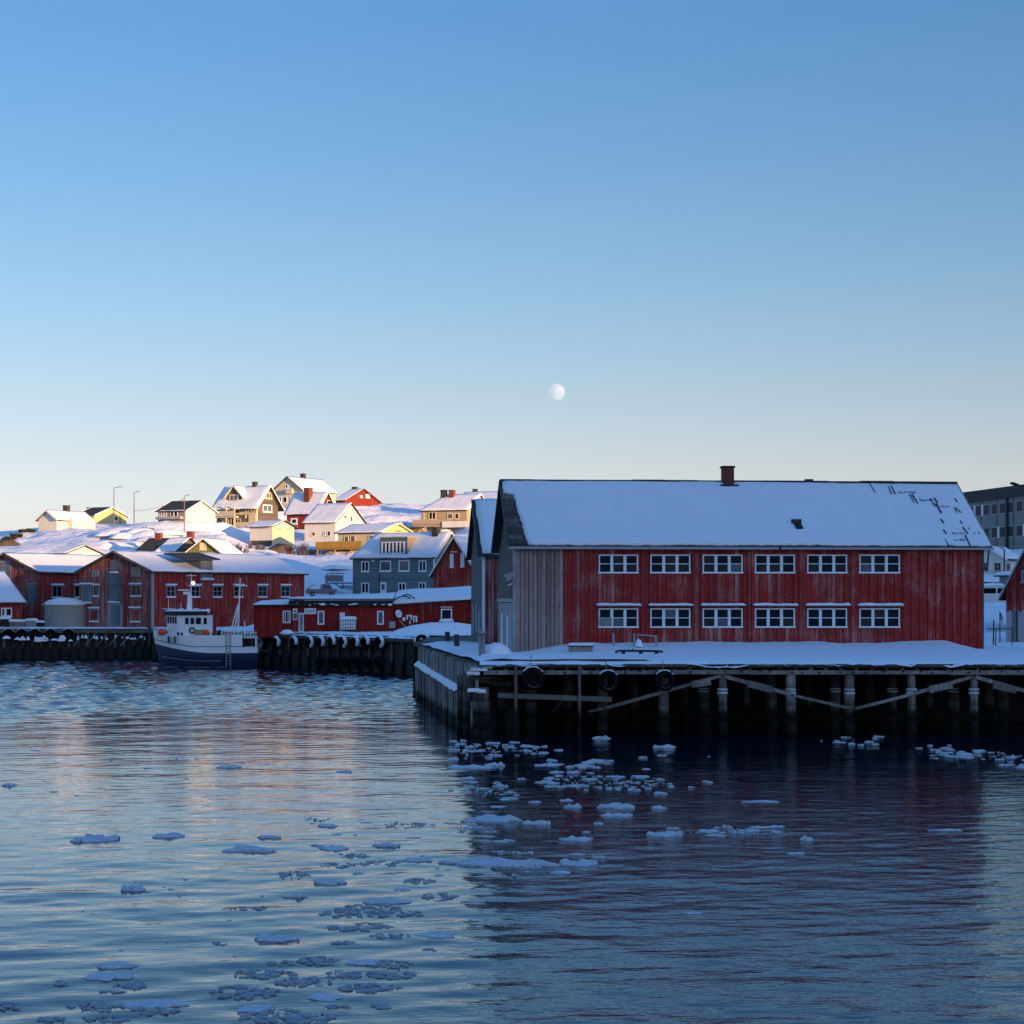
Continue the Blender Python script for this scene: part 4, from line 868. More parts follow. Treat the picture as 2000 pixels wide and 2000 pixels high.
for i in range(7): x = -.78+i*.26; MB().tube((x, -.54, .14), (x, -.54, 1.2), .018).build('bar', 'darkpole', ibc)
for z in (.35, .7, 1.05): MB().tube((-.8, -.55, z), (.8, -.55, z), .018).build('bar', 'darkpole', ibc)
snow_box(ibc, 'snow', -.85, .85, -.55, .55, 1.18, 1.5, 2.0)
# dish and pipes on the wall
ds = empty('satellite_dish', S0+Vector((sx(779.5), -.35, sz(1199))), 0, 'tilted white satellite dish on the red shed wall', 'satellite dish')
m = MB().lathe([(.03, 0), (.25, .03), (.42, .10), (.45, .12), (.42, .13), (.25, .06), (.03, .03)], 24); m.build('dish', 'paint', ds, True, rot=(R(75), R(-28), 0), scale=(.75, 1.0, 1))
MB().tube((0, -.1, 0), (-.12, -.5, -.05), .03).build('feed_arm', 'darkpole', ds); MB().tube((0, 0, 0), (.1, .33, -.3), .04).build('bracket', 'darkpole', ds)
def sp_(name, lab, cat, shapes, y=-.08):
    e = empty(name, S0, 0, lab, cat)
    for k_, fn in shapes: fn(MB()).build(k_, 'paint', e)
rect = lambda a, b, c, d: (lambda m: m.box(sx(a), sx(b), -.14, -.01, sz(d), sz(c)))
sp_('wall_box', 'small white box on the shed wall right of the satellite dish', 'box', [('case', rect(786.3, 791.3, 1205.5, 1212.5))])
sp_('wall_bracket', 'white square bracket hung on the red shed wall', 'bracket', [('frame', rect(793.5, 796.5, 1201, 1210)), ('frame', rect(802, 805, 1201, 1210)), ('frame', rect(796.6, 801.9, 1201, 1204)), ('hook', rect(799.8, 801.5, 1212, 1219))])
sp_('wall_pipe', 'white upside-down U-shaped pipe on the red shed wall', 'pipe', [('leg', rect(807.3, 809.5, 1203, 1215)), ('leg', rect(812, 815, 1203, 1215)), ('bend', rect(809.6, 811.9, 1202.5, 1205))])
e = empty('hose', S0, 0, 'thin pale hose hanging in a curve below the satellite dish', 'hose'); MB().path([(sx(780+4*i+.4*i*i*.3), -.1, sz(1211+5.5*i-.42*i*i)) for i in range(8)], .05).build('hose_run', 'trimgrey', e)
e = empty('roof_hose', S0, 0, 'dark hose looping over the snowy roof of the red shed', 'hose')
MB().path([(sx(770+5*i), -.6+.1*i, sz(1175-9*math.sin(i*.42))+.1) for i in range(8)], .07).path([(sx(786+5*i), -.5, sz(1172-9*math.sin(.6+i*.5))+.1) for i in range(6)], .07).build('hose_run', 'black', e)
c = at(766, 1240, 193); c.z = QZ+.2; bn = empty('box_on_post', c, 0, 'small wooden box on a post at the quay edge before the red shed', 'post box'); MB().box(-.28, .28, -.15, .15, .35, 1.0).build('case', 'trimgrey', bn); MB().box(-.06, .06, -.06, .06, -.4, .35).build('post', 'timber', bn)
heap('snow_bank', 868, 1241, 189, 13.5, 5.0, 1.35, 12.0, 'long smooth snow bank in front of the right end of the red shed', 'snow bank')
for px, py, lab in ((560, 1236, 'low snowy lump under the shed window left of the doors'),): heap('snow_lump', px, py, 197.5, 1.6, .8, .35, 2.0, lab, 'snow lump')

# ------------------------------------------------------------------ fishing boat
BY = 198.6; B0 = at(403, 1303, BY); B0.z = 0
boat = empty('fishing_boat', B0, R(4), 'small white and navy fishing boat moored at the far quay', 'boat')
def bu(u): return (u-845)/128.0                          # close-up column -> metres along the boat (bow at -x)
def bz(v): return (1395-v)/128.0
ST = np.linspace(0, 1, 25); LB = 5.45
def half(t, z):                                         # half beam at station t (0 bow .. 1 stern) and height
    full = 1.95*min(1.0, (math.sin(min(1, t/.42)*math.pi/2))**.8); full *= 1-.14*max(0, (t-.75)/.25)**2
    fl = max(0, min(1, (z+.9)/2.2)); low = .35+.65*fl**.6
    return max(.02, full*low)
def bx_(t, z):                                           # raked stem: lower points start further aft
    stem = -LB+.85*max(0, (3.2-z)/4.0); return stem+(LB-.1*(z < .5)-stem)*t
def zs(t): return 1.62+.95*max(0, (.55-t)/.55)**1.6      # blue / white boundary
def zt_(t):                                              # top of the white hull
    return 3.42+.55*max(0, (.16-t)/.16) if t < .855 else 2.18
def strip(z0f, z1f, n=8, off=0.0, t0=0.0, t1=1.0):
    m = MB(); T = [t0+(t1-t0)*i/30 for i in range(31)]
    for sgn in (-1, 1):
        m.grid(lambda u, v: (lambda t: (lambda z: (bx_(t, z), sgn*(half(t, z)+off), z))(z0f(t)+(z1f(t)-z0f(t))*v))(T[int(round(u*30))]), 30, n)
    return m
hl = strip(lambda t: -.9, zs)
ends = [(bx_(1, z), s_*half(1, z), z) for s_, zz in ((-1, np.linspace(-.9, zs(1), 6)), (1, np.linspace(zs(1), -.9, 6))) for z in zz]; hl.add(ends, [tuple(range(len(ends)))])
hull = hl.build('hull', 'hullblue', boat, True)
up_ = strip(zs, lambda t: 3.42+.55*max(0, (.16-t)/.16), 6, .0, 0, .855); upper = up_.build('upper_hull', 'hullwhite', boat, True)
st_ = strip(zs, lambda t: 2.2, 3, .0, .855, 1.0); e2 = [(bx_(1, z), s_*half(1, z), z) for s_, z in ((-1, zs(1)), (-1, 2.2), (1, 2.2), (1, zs(1)))]; st_.add(e2, [(0, 1, 2, 3)]); st_.build('stern_bulwark', 'hullwhite', boat, True)
MB().box(bx_(.855, 3), bx_(1, 3)-.02, -1.6, 1.6, 3.12, 3.24).build('shelter_deck', 'hullwhite', boat); 
for y in (-1.62, 1.62): MB().box(5.2, 5.36, y-.06, y+.06, 2.2, 3.12).build('stanchion', 'hullwhite', boat)
MB().box(bx_(.855, 3)-.04, bx_(.855, 3), -1.7, 1.7, 1.6, 3.4).build('bulkhead', 'navy', boat)
dk = [(bx_(t, 3.38), half(t, 3.38)-.02, 3.38) for t in np.linspace(0.02, .855, 20)]; MB().prism(dk+[(x, -y, z) for x, y, z in dk[::-1]], (0, 0, .03)).build('deck', 'hullwhite', boat)
MB().box(bx_(.86, 1), bx_(.99, 1), -1.5, 1.5, 1.5, 1.6).build('aft_deck', 'tan', boat)
strip(lambda t: zs(t)-.035, lambda t: zs(t)+.06, 1, .05).build('rub_rail', 'hullwhite', boat)
strip(lambda t: 2.05+.9*max(0, (.6-t)/.6)**1.6, lambda t: 2.12+.9*max(0, (.6-t)/.6)**1.6, 1, .03, 0, .41).build('trim_line', 'navy', boat)
strip(lambda t: 2.22, lambda t: 2.28, 1, .03, .40, .86).build('trim_line', 'navy', boat)
strip(lambda t: .72+.5*max(0, (.45-t)/.45)**1.6, lambda t: .80+.5*max(0, (.45-t)/.45)**1.6, 1, .05, .05, .64).build('rub_rail', 'trimgrey', boat)
strip(lambda t: .06, lambda t: .12, 1, .02, .04, .7).build('waterline_stripe', 'trimgrey', boat)
# bow bulwark rails and floats
for z in (3.95, 4.25): MB().path([(bx_(t, 3.4), -half(t, 3.4), z) for t in np.linspace(0, .16, 6)], .03).path([(bx_(t, 3.4), half(t, 3.4), z) for t in np.linspace(0, .16, 6)], .03).build('bow_rail', 'hullwhite', boat)
for t in (.0, .05, .1, .15): MB().tube((bx_(t, 3.4), -half(t, 3.4), 3.3), (bx_(t, 3.4), -half(t, 3.4), 4.27), .035).build('rail_post', 'hullwhite', boat)
BALL = MB().lathe([(.26*math.sin(a), -.3*math.cos(a)) for a in np.linspace(.05, 3.09, 10)], 14).mesh('float', 'orange', True)
for i, (u, v, y) in enumerate(((245, 915, -.9), (290, 915, -.95), (268, 930, -.5), (860, 915, -1.6), (880, 930, -1.3))):
    f_ = put('mooring_float', BALL, None, boat.matrix_basis @ Vector((bu(u), y, bz(v))), (0, 0, 0), (1, 1, 1.15 if i < 3 else .95))
    tag(f_, 'orange float stowed at the bow of the fishing boat' if i < 3 else 'orange float on the side deck below the wheelhouse', 'float', 'bow floats' if i < 3 else 'side deck floats')
# wheelhouse
z0, z1 = 3.4, bz(690); x0, x1 = bu(335), bu(935)
m = MB(); fp = [(x0+1.2, -1.4), (x0, -.4), (x0, .4), (x0+1.2, 1.4), (x1, 1.4), (x1, -1.4)]
m.loop([(x, y, z0) for x, y in fp], [(x-(.12 if x < x0+1.3 else 0), y, z1) for x, y in fp]); wheel = m.build('wheelhouse', 'hullwhite', boat)
m = MB(); fp2 = [(x0+.8, -1.6), (x0-.45, -.5), (x0-.45, .5), (x0+.8, 1.6), (x1-.45, 1.5), (x1-.45, -1.5)]; m.loop([(x, y, z1) for x, y in fp2], [(x+(.12 if x < 0 else -.1), y, z1+.4) for x, y in fp2]); m.build('wheelhouse_roof', 'navy', wheel)
snow_box(wheel, 'snow', x0-.2, x1-.5, -1.4, 1.4, z1+.4, z1+.58, 4.0)
for u0, u1 in ((582, 630), (652, 700), (722, 790), (826, 868)): MB().box(bu(u0), bu(u1), -1.43, -1.395, bz(808), bz(722)).build('window', 'glass', wheel)
for i in range(4):
    a, b = .06+i*.235, .06+i*.235+.165; P, Q = Vector((x0+1.12, -1.40, 0)), Vector((x0-.08, -.40, 0)); p, q = P.lerp(Q, a), P.lerp(Q, b); nn_ = Vector((-.64, -.77, 0))*.03
    MB().prism([p+Vector((.03, 0, bz(800))), q+Vector((.03, 0, bz(800))), q+Vector((-.03, 0, bz(715))), p+Vector((-.03, 0, bz(715)))], nn_).build('window', 'glass', wheel)
for u in (362, 450): MB().box(bu(u)-.07, bu(u)+.07, -1.85 if u > 400 else -1.66, -1.2, bz(1055), bz(968)).build('porthole', 'glass', boat)
lr = ring(.27, .06, 20, 8).build('life_ring', 'rubber', None, True, loc=boat.matrix_basis @ Vector((bu(675), -1.5, bz(890)))); tag(lr, 'dark ring hung on the side of the white wheelhouse', 'life ring')
MB().box(bu(705), bu(830), -1.75, -1.4, 3.42, bz(882)).build('deck_locker', 'tan', boat)
# radar mast on the wheelhouse
zz = z1+.4
mast = MB().loop([(bu(585), -.18, zz), (bu(655), -.18, zz), (bu(655), .18, zz), (bu(585), .18, zz)], [(bu(600), -.13, bz(400)), (bu(652), -.13, bz(400)), (bu(652), .13, bz(400)), (bu(600), .13, bz(400))]).build('radar_mast', 'hullwhite', boat)
MB().tube((bu(640), 0, bz(400)), (bu(645), 0, bz(130)), .06, .03).build('pole', 'hullwhite', mast)
MB().box(bu(470), bu(615), -.08, .08, bz(362), bz(345)).build('radar_bar', 'hullwhite', mast); MB().box(bu(540), bu(625), -.2, .2, bz(415), bz(375)).build('radar_platform', 'hullwhite', mast)
MB().box(bu(580), bu(710), -.04, .04, bz(165), bz(155)).build('yard', 'hullwhite', mast); MB().box(bu(600), bu(770), -.1, .1, bz(300), bz(290)).build('yard', 'hullwhite', mast)
MB().lathe([(.2*math.sin(a), -.2*math.cos(a)) for a in np.linspace(.05, 3.09, 9)], 14).build('dome', 'domeglow', mast, True, loc=(bu(672), -.1, bz(258)))
MB().tube((bu(580), 0, bz(290)), (bu(580), 0, bz(250)), .07).build('lantern', 'orange', mast); ring(.14, .015, 16, 6).build('aerial_loop', 'hullwhite', mast, loc=(bu(640), 0, bz(85)))
for u, h in ((350, 470), (515, 520)): MB().tube((bu(u), -.6, zz), (bu(u), -.6, bz(h)), .025).build('whip_aerial', 'hullwhite', mast)
MB().box(bu(850), bu(890), -.3, .3, zz-.2, bz(605)).build('funnel', 'hullwhite', boat)
for u0, u1, v in ((280, 440, 604), (500, 560, 604), (690, 765, 604)): MB().tube((bu(u0), -1.3, bz(v)), (bu(u1), -1.3, bz(v)), .04).build('roof_rail', 'hullwhite', wheel)
# aft mast with ladder legs, crane, rails, side ladder, ropes
am = MB().tube((bu(1265), -.2, 3.3), (bu(1298), 0, bz(190)), .11, .05).build('aft_mast', 'hullwhite', boat)
MB().tube((bu(1155), -.5, 3.3), (bu(1268), 0, bz(545)), .06).build('mast_leg', 'hullwhite', am); MB().tube((bu(1215), -.7, 3.3), (bu(1275), 0, bz(545)), .06).build('mast_leg', 'hullwhite', am)
for i in range(6): f_ = i/6; MB().tube((bu(1160+110*f_), -.45+.4*f_, 3.5+2.8*f_), (bu(1240+30*f_), -.35+.3*f_, 3.5+2.8*f_), .03).build('rung', 'hullwhite', am)
MB().box(bu(1235), bu(1392), -.05, .05, bz(302), bz(288)).build('crosstree', 'hullwhite', am)
cr = MB().beam((bu(870), .2, bz(690)), (bu(1000), .1, bz(632)), .16, .2).build('crane', 'cranered', boat); MB().beam((bu(990), .1, bz(630)), (bu(1190), -.1, bz(705)), .14, .17).build('crane_arm', 'cranered', cr); MB().beam((bu(880), .2, bz(720)), (bu(960), .15, bz(650)), .06, .08).build('crane_ram', 'darkpole', cr); MB().box(bu(935), bu(975), .0, .4, 3.4, bz(690)).build('crane_post', 'cranered', cr)
MB().tube((bu(1368), -1.5, 3.2), (bu(1368), -1.5, bz(768)), .06, .05).build('davit', 'hullwhite', boat)
for z in (3.55, 3.85): MB().path([(bu(1060), -1.72, z), (bu(1520), -1.6, z-.15), (bu(1520), 1.6, z-.15)], .03).build('aft_rail', 'hullwhite', boat)
for u in (1062, 1100, 1140, 1290, 1330, 1410, 1450, 1490, 1520): MB().tube((bu(u), -1.7, 3.2), (bu(u), -1.68, 3.85), .028).build('rail_post', 'hullwhite', boat)
for u, h in ((1015, .5), (1040, .62), (960, .3), (490, .35), (540, .3)): MB().box(bu(u)-.09, bu(u)+.09, -1.6, -1.3, 3.41, 3.41+h).build('deck_gear', 'black', boat)
for k_, (p, q) in enumerate((((1298, 195), (645, 170)), ((1298, 200), (1520, 870)), ((645, 175), (165, 860)), ((1295, 300), (1060, 880)), ((640, 200), (900, 690)), ((1298, 230), (1368, 770)))):
    P, Q = Vector((bu(p[0]), 0, bz(p[1]))), Vector((bu(q[0]), -.9 if k_ in (3, 5) else 0, bz(q[1]))); MB().path([P.lerp(Q, t)-Vector((0, 0, .25*math.sin(math.pi*t))) for t in np.linspace(0, 1, 6)], .016, 4).build('rigging_line', 'darkpole', boat)
for i in range(7): heap('gear', 0, 0, 1, random.uniform(.4, .8), .5, random.uniform(.25, .5), i*2.0, parent=boat, mat=('olive', 'tan', 'navy', 'orange', 'trimgrey')[i % 5]).location = (bu(960+i*62), random.uniform(-1.2, .8), 3.42)
ld = empty('ladder', boat.matrix_basis @ Vector((0, 0, 0)), R(4), 'long pale ladder hanging down the side of the fishing boat', 'ladder')
for u in (1130, 1190): MB().tube((bu(u), -2.06, -.1), (bu(u)-.02, -2.0, 3.75), .035).build('stile', 'trimgrey', ld)
for i in range(11): MB().tube((bu(1130), -2.06, .1+i*.33), (bu(1190), -2.06, .1+i*.33), .028).build('rung', 'trimgrey', ld)
rp_ = empty('mooring_rope', (0, 0, 0), 0, 'slack mooring rope between the boat stern and the quay tyres', 'rope'); a = at(502, 1255, 198); b = at(535, 1252, 200)
MB().path([a.lerp(b, t)+Vector((0, 0, -1.0*math.sin(math.pi*t))) for t in np.linspace(0, 1, 10)], .035).build('rope_run', 'rope', rp_)

# ------------------------------------------------------------------ houses on the hill
h = House('house', 'white house with a snowy gable at the left end of the hill', 'house', 75, 111, 180, 1038, 1014, 998, 330, -29, 'b', 'white', snowth=.35)
h.chimney(130, 987, .9, 'chim'); h.slab('lean_to', 'white', 'r', 131, 176, 1013, 1034, .0, 1.2); h.win('r', 160, 166, 1024, 1030, 1, fw=.08, sill=False)
h = House('house', 'yellow house with a dark roof behind the white one on the left hill', 'house', 150, 184, 247, 1027, 1006, 992, 350, -29, 'f', 'yellow', snow=(0, 1), roof='darkroof')
h.win('r', 222, 230, 1008, 1017, 1, fw=.1); h.slab('corner_board', 'ochre', 'r', 233.5, 235, 1003, 1026); h.chimney(174, 991, .6)
h = House('house', 'grey and white house with a bare dark roof left of the balcony house', 'house', 309, 362, 420, 1018, 997, 979, 335, -29, 'f', 'greywall', gable='white', snow=(0, 1), cover=(0, 1, 0, 1))
m = MB().box(h.W+.01, h.W+.06, 0, h.D, -3, h.H); m.build('end_wall', 'white', h.root)
for a, b in ((311, 315), (316, 320), (321, 325), (333, 339), (340, 347)): h.win('f', a, b, 999, 1009, 1, fw=.08)
h.slab('balcony', 'greywall', 'f', 312, 360, 1010, 1014, .05, 1.2); snow_box(h.root, 'snow', .3, h.W, -.5, .0, h.H+.0, h.H+.12)
# balcony house with carved gables
h = House('house', 'large brown and cream house with a balcony and dormer gable on the hill', 'house', 424, 500, 543, 1030, 986, 950, 350, -29, 'f', 'brown', snowth=.3, ov=.9)
h.chimney(498, 941, .75); 
for a, b, c, d, nx in ((424, 434, 987, 998, 2), (437, 441, 988, 998, 1), (441.5, 460, 988, 998, 4), (468, 479, 987, 1001, 2), (482, 486, 988, 1003, 1), (490, 498, 987, 1005, 2), (429, 447, 1013, 1027, 3), (451, 457, 1011, 1028, 1), (459, 470, 1013, 1027, 2)): h.win('f', a, b, c, d, nx, 1, 'cream', 'glassb' if a in (468, 429) else 'glass', .14)
for a, b, c, d in ((478.5, 482, 986, 1012), (424, 499, 1003, 1005), (486, 500, 1005, 1029), (458, 486, 1020, 1029)): h.slab('panel', 'cream', 'f', a, b, c, d, .0, .1)
bal = h.slab('balcony', 'cream', 'f', 423, 466, 999, 1009.5, 1.15, 1.25); h.slab('balcony_floor', 'cream', 'f', 423, 466, 1009.5, 1011, .0, 1.25)
for px in (425, 448, 464): h.slab('balcony_post', 'cream', 'f', px, px+2, 987, 1029, 1.05, 1.24)
h.win('r', 514, 531, 960, 975, 3, 1, 'cream', 'glassb', .25); h.win('r', 513, 531, 985, 1001, 2, 1, 'paint', 'glassb', .2); h.slab('corner_board', 'cream', 'r', 500.5, 503, 984, 1020)
# front dormer
u0, zt = h.uv('f', 441, 985); u1, _ = h.uv('f', 466, 985); um = (u0+u1)/2; zp = h.uv('f', 453, 950)[1]; zl = h.uv('f', 453, 979)[1]
d_ = MB(); d_.prism([(u0, .6, zl-.5), (u1, .6, zl-.5), (u1, .6, zl+1.2), (um, .6, zp-.3), (u0, .6, zl+1.2)], (0, 3.4, 0)); dm = d_.build('dormer', 'brown', h.root)
for sg_, xa in ((-1, u0-.8), (1, u1+.8)):
    q = [(xa, .2, zl+.5), (um, .2, zp), (um, 4.6, zp), (xa, 4.6, zl+.5)]; MB().prism(q, (0, 0, .14)).build('dormer_roof', 'cream', dm); up = Vector((0, 0, .15)); snow_sheet('snow', 'roofsnow', dm, *[Vector(x)+up for x in q], .22, 8, 6, .05)
fm = MB().box(um-1.1, um+1.1, .5, .595, zl, zl+1.3).build('window', 'cream', dm); MB().box(um-.75, um-.1, .48, .495, zl+.2, zl+1.1).build('pane', 'glassb', fm); MB().box(um+.1, um+.75, .48, .495, zl+.2, zl+1.1).build('pane', 'glassb', fm)

h = House('house', 'cream house on the skyline with its gable to the left, highest on the hill', 'house', 534, 591, 655, 992, 957, 932, 402, -29, 'b', 'cream', snowth=.35, trim='darkboard')
h.chimney(592, 925, .9); h.win('f', 557, 563, 946, 954, 1, fw=.15, pane='glass'); h.win('f', 566, 571, 946, 954, 1, fw=.15)
for a, b in ((545, 550), (552, 561), (567, 571)): h.win('f', a, b, 970, 982, 1, fw=.15)
h.slab('balcony', 'cream', 'f', 563, 575, 956, 964, .3, .9)
h = House('house', 'red house with a big brick chimney in the middle of the hill', 'house', 560, 619, 656, 1037, 1000, 962, 375, -30, 'f', 'redhouse', snowth=.3)
h.chimney(602, 953, 1.3, 'brick', 1.2); h.win('f', 568, 581, 1012, 1024, 1, 1, 'paint', 'glass', .3); h.win('r', 639, 648, 977, 988, 1, 1, 'paint', 'glass', .1)
h = House('house', 'white steep-roofed house in front of the red one with the brick chimney', 'house', 595, 655, 712, 1058, 1019, 984, 345, -29, 'f', 'white', snowth=.25, trim=None)
for a, b, c, d in ((609, 616, 1039, 1047), (632, 636, 1038, 1046), (639, 646, 1037, 1047)): h.win('f', a, b, c, d, 1, 1, 'white', 'glass', .12)
h.win('r', 671, 677, 1007, 1013, 1, 1, 'white', 'glassb', .08); h.win('r', 684.5, 688, 1008, 1019, 1, 1, 'white', 'glass', .08)
h = House('house', 'red gabled house on the skyline, half sunk behind the snow crest', 'house', 656, 674, 741, 986, 977, 956, 425, -29, 'f', 'redhouse', trim='redhouse')
h.chimney(693, 951, 1.0); h.win('r', 703, 708, 967, 972, 1, 1, 'paint', 'glass', .2); h.win('r', 714, 722, 965, 973, 2, 1, 'paint', 'glassb', .3)
h = House('garage', 'long cream garage with two tiny windows below the balcony house', 'garage', 488, 531, 574, 1056, 1028, 1018, 330, -29, 'f', 'white', snowth=.2, trim=None, ov=.6)
m = MB().box(h.W+.01, h.W+.05, 0, h.D, -1, h.H); m.build('end_wall', 'cream', h.root)
for a, b in ((541, 547), (560, 566)): h.win('r', a, b, 1031, 1034.5, 1, 1, 'darkboard', 'glass', .05, sill=False)
h.slab('foundation', 'stone', 'f', 490, 530, 1056, 1078, -.2, .03); m = MB().box(h.W-.2, h.W+.03, 0, h.D, -3, -.02); m.build('foundation', 'stone', h.root)
for i in range(7): p = h.O+h.f*h.W*i/6-h.b*1.2; PADS.append((p.x, p.y, zof(1074, p.y))); p = h.C+h.b*h.D*i/6+h.f*1.2; PADS.append((p.x, p.y, zof(1074, p.y)))
h = House('house', 'yellow house with an ochre deck below the white one', 'house', 660, 744, 806, 1066, 1040, 1024, 310, -29, 'f', 'cream', gable='yellow', snowth=.25, trim='yellow')
m = MB().box(h.W+.01, h.W+.05, 0, h.D, -1, h.H+.3); m.build('end_wall', 'yellow', h.root)
for a, b, c, d in ((672, 681, 1047, 1060), (684, 694, 1046, 1059), (720, 729, 1045, 1054)): h.win('f', a, b, c, d, 1, 1, 'cream', 'glassb', .12)
h.win('r', 771, 783, 1035, 1047, 1, 1, 'yellow', 'glass', .1)
dk_ = h.slab('deck_rail', 'ochre', 'f', 632, 722, 1059, 1071, 2.2, 2.3); h.slab('deck_floor', 'ochre', 'f', 632, 722, 1071, 1073, .0, 2.3)
for px in (634, 668, 700): h.slab('deck_post', 'ochre', 'f', px, px+1.5, 1072, 1092, 2.1, 2.25)
for i in range(9): p = h.O+h.f*(h.W*i/8-2)-h.b*3.2; PADS.append((p.x, p.y, zof(1089, p.y)))
for i in range(9): p = h.O+h.f*(h.W*i/8-2)-h.b*5.5; PADS.append((p.x, p.y, zof(1094, p.y)))
oc = House('shed', 'low ochre shed tucked behind the yellow house', 'shed', 790, 812, 826, 1048, 1040, 1035, 322, -29, 'f', 'ochre', snow=(0, 0), roof='ochre', trim=None)
h = House('house', 'beige house with a balcony and two chimneys on the right of the hill', 'house', 823, 912, 958, 1022, 995, 966, 362, -24, 'f', 'beige', snowth=.25, hip=3.0)
h.chimney(867, 957, 1.0, 'chim', 1.0); h.chimney(883, 957, 1.0, 'brick', 1.0)
for a, b, c, d, nx in ((826, 830, 1003, 1015, 1), (837, 852, 999, 1015, 2), (873, 885, 1002, 1014, 1), (888, 897, 1002, 1014, 1)): h.win('f', a, b, c, d, nx, 1, 'cream', 'glassb' if a == 873 else 'glass', .2)
h.slab('balcony', 'beige', 'f', 812, 886, 1016, 1025, 1.4, 1.5); h.slab('balcony_floor', 'beige', 'f', 812, 925, 1025, 1028, .0, 1.5); h.slab('balcony', 'white', 'f', 871, 925, 1019, 1030, 1.55, 1.7)
for px in (835, 856): h.slab('balcony_post', 'beige', 'f', px, px+3, 1028, 1050, 1.1, 1.4)
for i in range(9): p = h.O+h.f*(h.W*i/8-2)-h.b*3.0; PADS.append((p.x, p.y, zof(1048, p.y)))
h = House('house', 'house with a snowy roof on the skyline behind the beige one', 'house', 888, 962, 1010, 992, 981, 961, 398, -20, 'f', 'beige', snowth=.25); h.chimney(928, 955, .9)
# grey-green house on the lower street
h = House('house', 'grey-green house with white windows and a flat-topped dormer behind the quay shed', 'house', 689, 849, 905, 1166, 1087, 1041, 255, -30, 'f', 'green', snowth=.25, hip=1.5, ov=.35)
for a, b, c, d, nx in ((706, 721, 1096, 1116.5, 2), (742, 764, 1095, 1116, 1), (779, 800, 1094, 1116, 1), (818, 833, 1094, 1116, 2), (706, 721, 1138, 1159, 2), (778, 793, 1138, 1158, 2), (818, 832, 1137, 1158, 2)): h.win('f', a, b, c, d, nx, 1, 'paint', 'glassb' if nx == 1 else 'glass', .16)
h.slab('door', 'paint', 'f', 743, 755, 1137, 1166, .0, .08); h.slab('door_glass', 'glassb', 'f', 746, 752, 1141, 1152, .081, .09); h.slab('downpipe', 'darkpole', 'f', 741, 742, 1086, 1160, .02, .1); h.slab('wall_lamp', 'paint', 'f', 727, 731, 1093, 1097, .02, .15)
h.slab('corner_board', 'paint', 'f', 846.5, 849.5, 1088, 1110, .01, .08)
u0, z0 = h.uv('f', 742, 1082); u1, z1 = h.uv('f', 795, 1049); z1 = zof(1049, 256.5)-h.zb
dm = MB().box(u0, u1, .05, 6.5, z0-.3, z1).build('dormer', 'green', h.root); MB().box(u0-.15, u1+.15, -.15, 7.0, z1, z1+.12).build('dormer_roof', 'cream', dm)
MB().box(u1-.02, u1+.01, .1, 6.4, z0, z1-.01).build('dormer_cheek', 'beige', dm)  # warm tone of the sunlit cheek put into its colour
fm = MB(); a0, a1 = h.uv('f', 746.5, 1060)[0], h.uv('f', 789, 1060)[0]; zz0, zz1 = zof(1079, 256)-h.zb, zof(1059, 256)-h.zb
for i in range(7): t = a0+(a1-a0)*i/6; fm.box(t-.12, t+.12, -.05, .048, zz0, zz1)
fm.box(a0-.12, a1+.12, -.05, .048, zz0-.15, zz0); fm.box(a0-.12, a1+.12, -.05, .048, zz1, zz1+.15); fo = fm.build('window', 'paint', dm); MB().box(a0, a1, .01, .047, zz0, zz1).build('pane', 'glass', fo)
h.slab('platform', 'darkboard', 'f', 655, 690, 1138, 1140, .2, 2.2)
for a, b, c, d in ((655, 690, 1120, 1121.5), (655, 656.5, 1120, 1138), (666, 667, 1120, 1138), (677, 678, 1120, 1138)): h.slab('platform_rail', 'steel', 'f', a, b, c, d, 2.1, 2.2)
h.slab('platform_screen', 'steel', 'f', 657, 688, 1124, 1136, 2.12, 2.16)
(a, za), (b, zb2), (c_, zc) = h.uv('f', 664, 1140), h.uv('f', 672, 1150), h.uv('f', 680, 1140); MB().beam((a, -1.2, za), (b, -.4, zb2), .12, .12).beam((c_, -1.2, zc), (b, -.4, zb2), .12, .12).build('platform_brace', 'darkpole', h.root)
h.chimney(852, 1030, .9, 'chim', .5)
h = House('house', 'dark red gabled house with tall white shuttered windows beside the grey-green one', 'house', 847, 932, 985, 1157, 1118, 1050, 240, -28, 'b', 'redwall', snowth=.3)
h.win('f', 879, 886, 1082, 1108, 1, 1, 'paint', 'paint', .2); h.win('f', 900, 907, 1080, 1107, 1, 1, 'paint', 'paint', .2); h.slab('lintel', 'paint', 'f', 880, 893, 1077, 1078.5)
# half-buried roofs in front of the hill
h = House('house', 'low house half buried in snow with a bare dark roof patch above the quay warehouse', 'house', 268, 340, 395, 1084, 1077, 1052, 292, -20, 'f', 'brown', snow=(1, 1), snowth=.3, trim=None, cover=(.5, 1, 0, 1))
h.chimney(310, 1041, .9, 'brick', .3); h.chimney(372, 1038, .9, 'brick', -1.0)
h = House('house', 'olive green gable with one pale window peeping over the quay warehouse roof', 'house', 366, 432, 470, 1088, 1079, 1053, 286, -14, 'b', 'olive', snowth=.3, trim='white'); h.win('f', 390, 403, 1060, 1074, 1, 1, 'cream', 'cream', .2)
h = House('garage', 'snow-roofed garage with a sunlit end wall just above the left warehouse roof', 'garage', 98, 128, 198, 1086, 1081, 1067, 272, -29, 'f', 'white', trim=None)
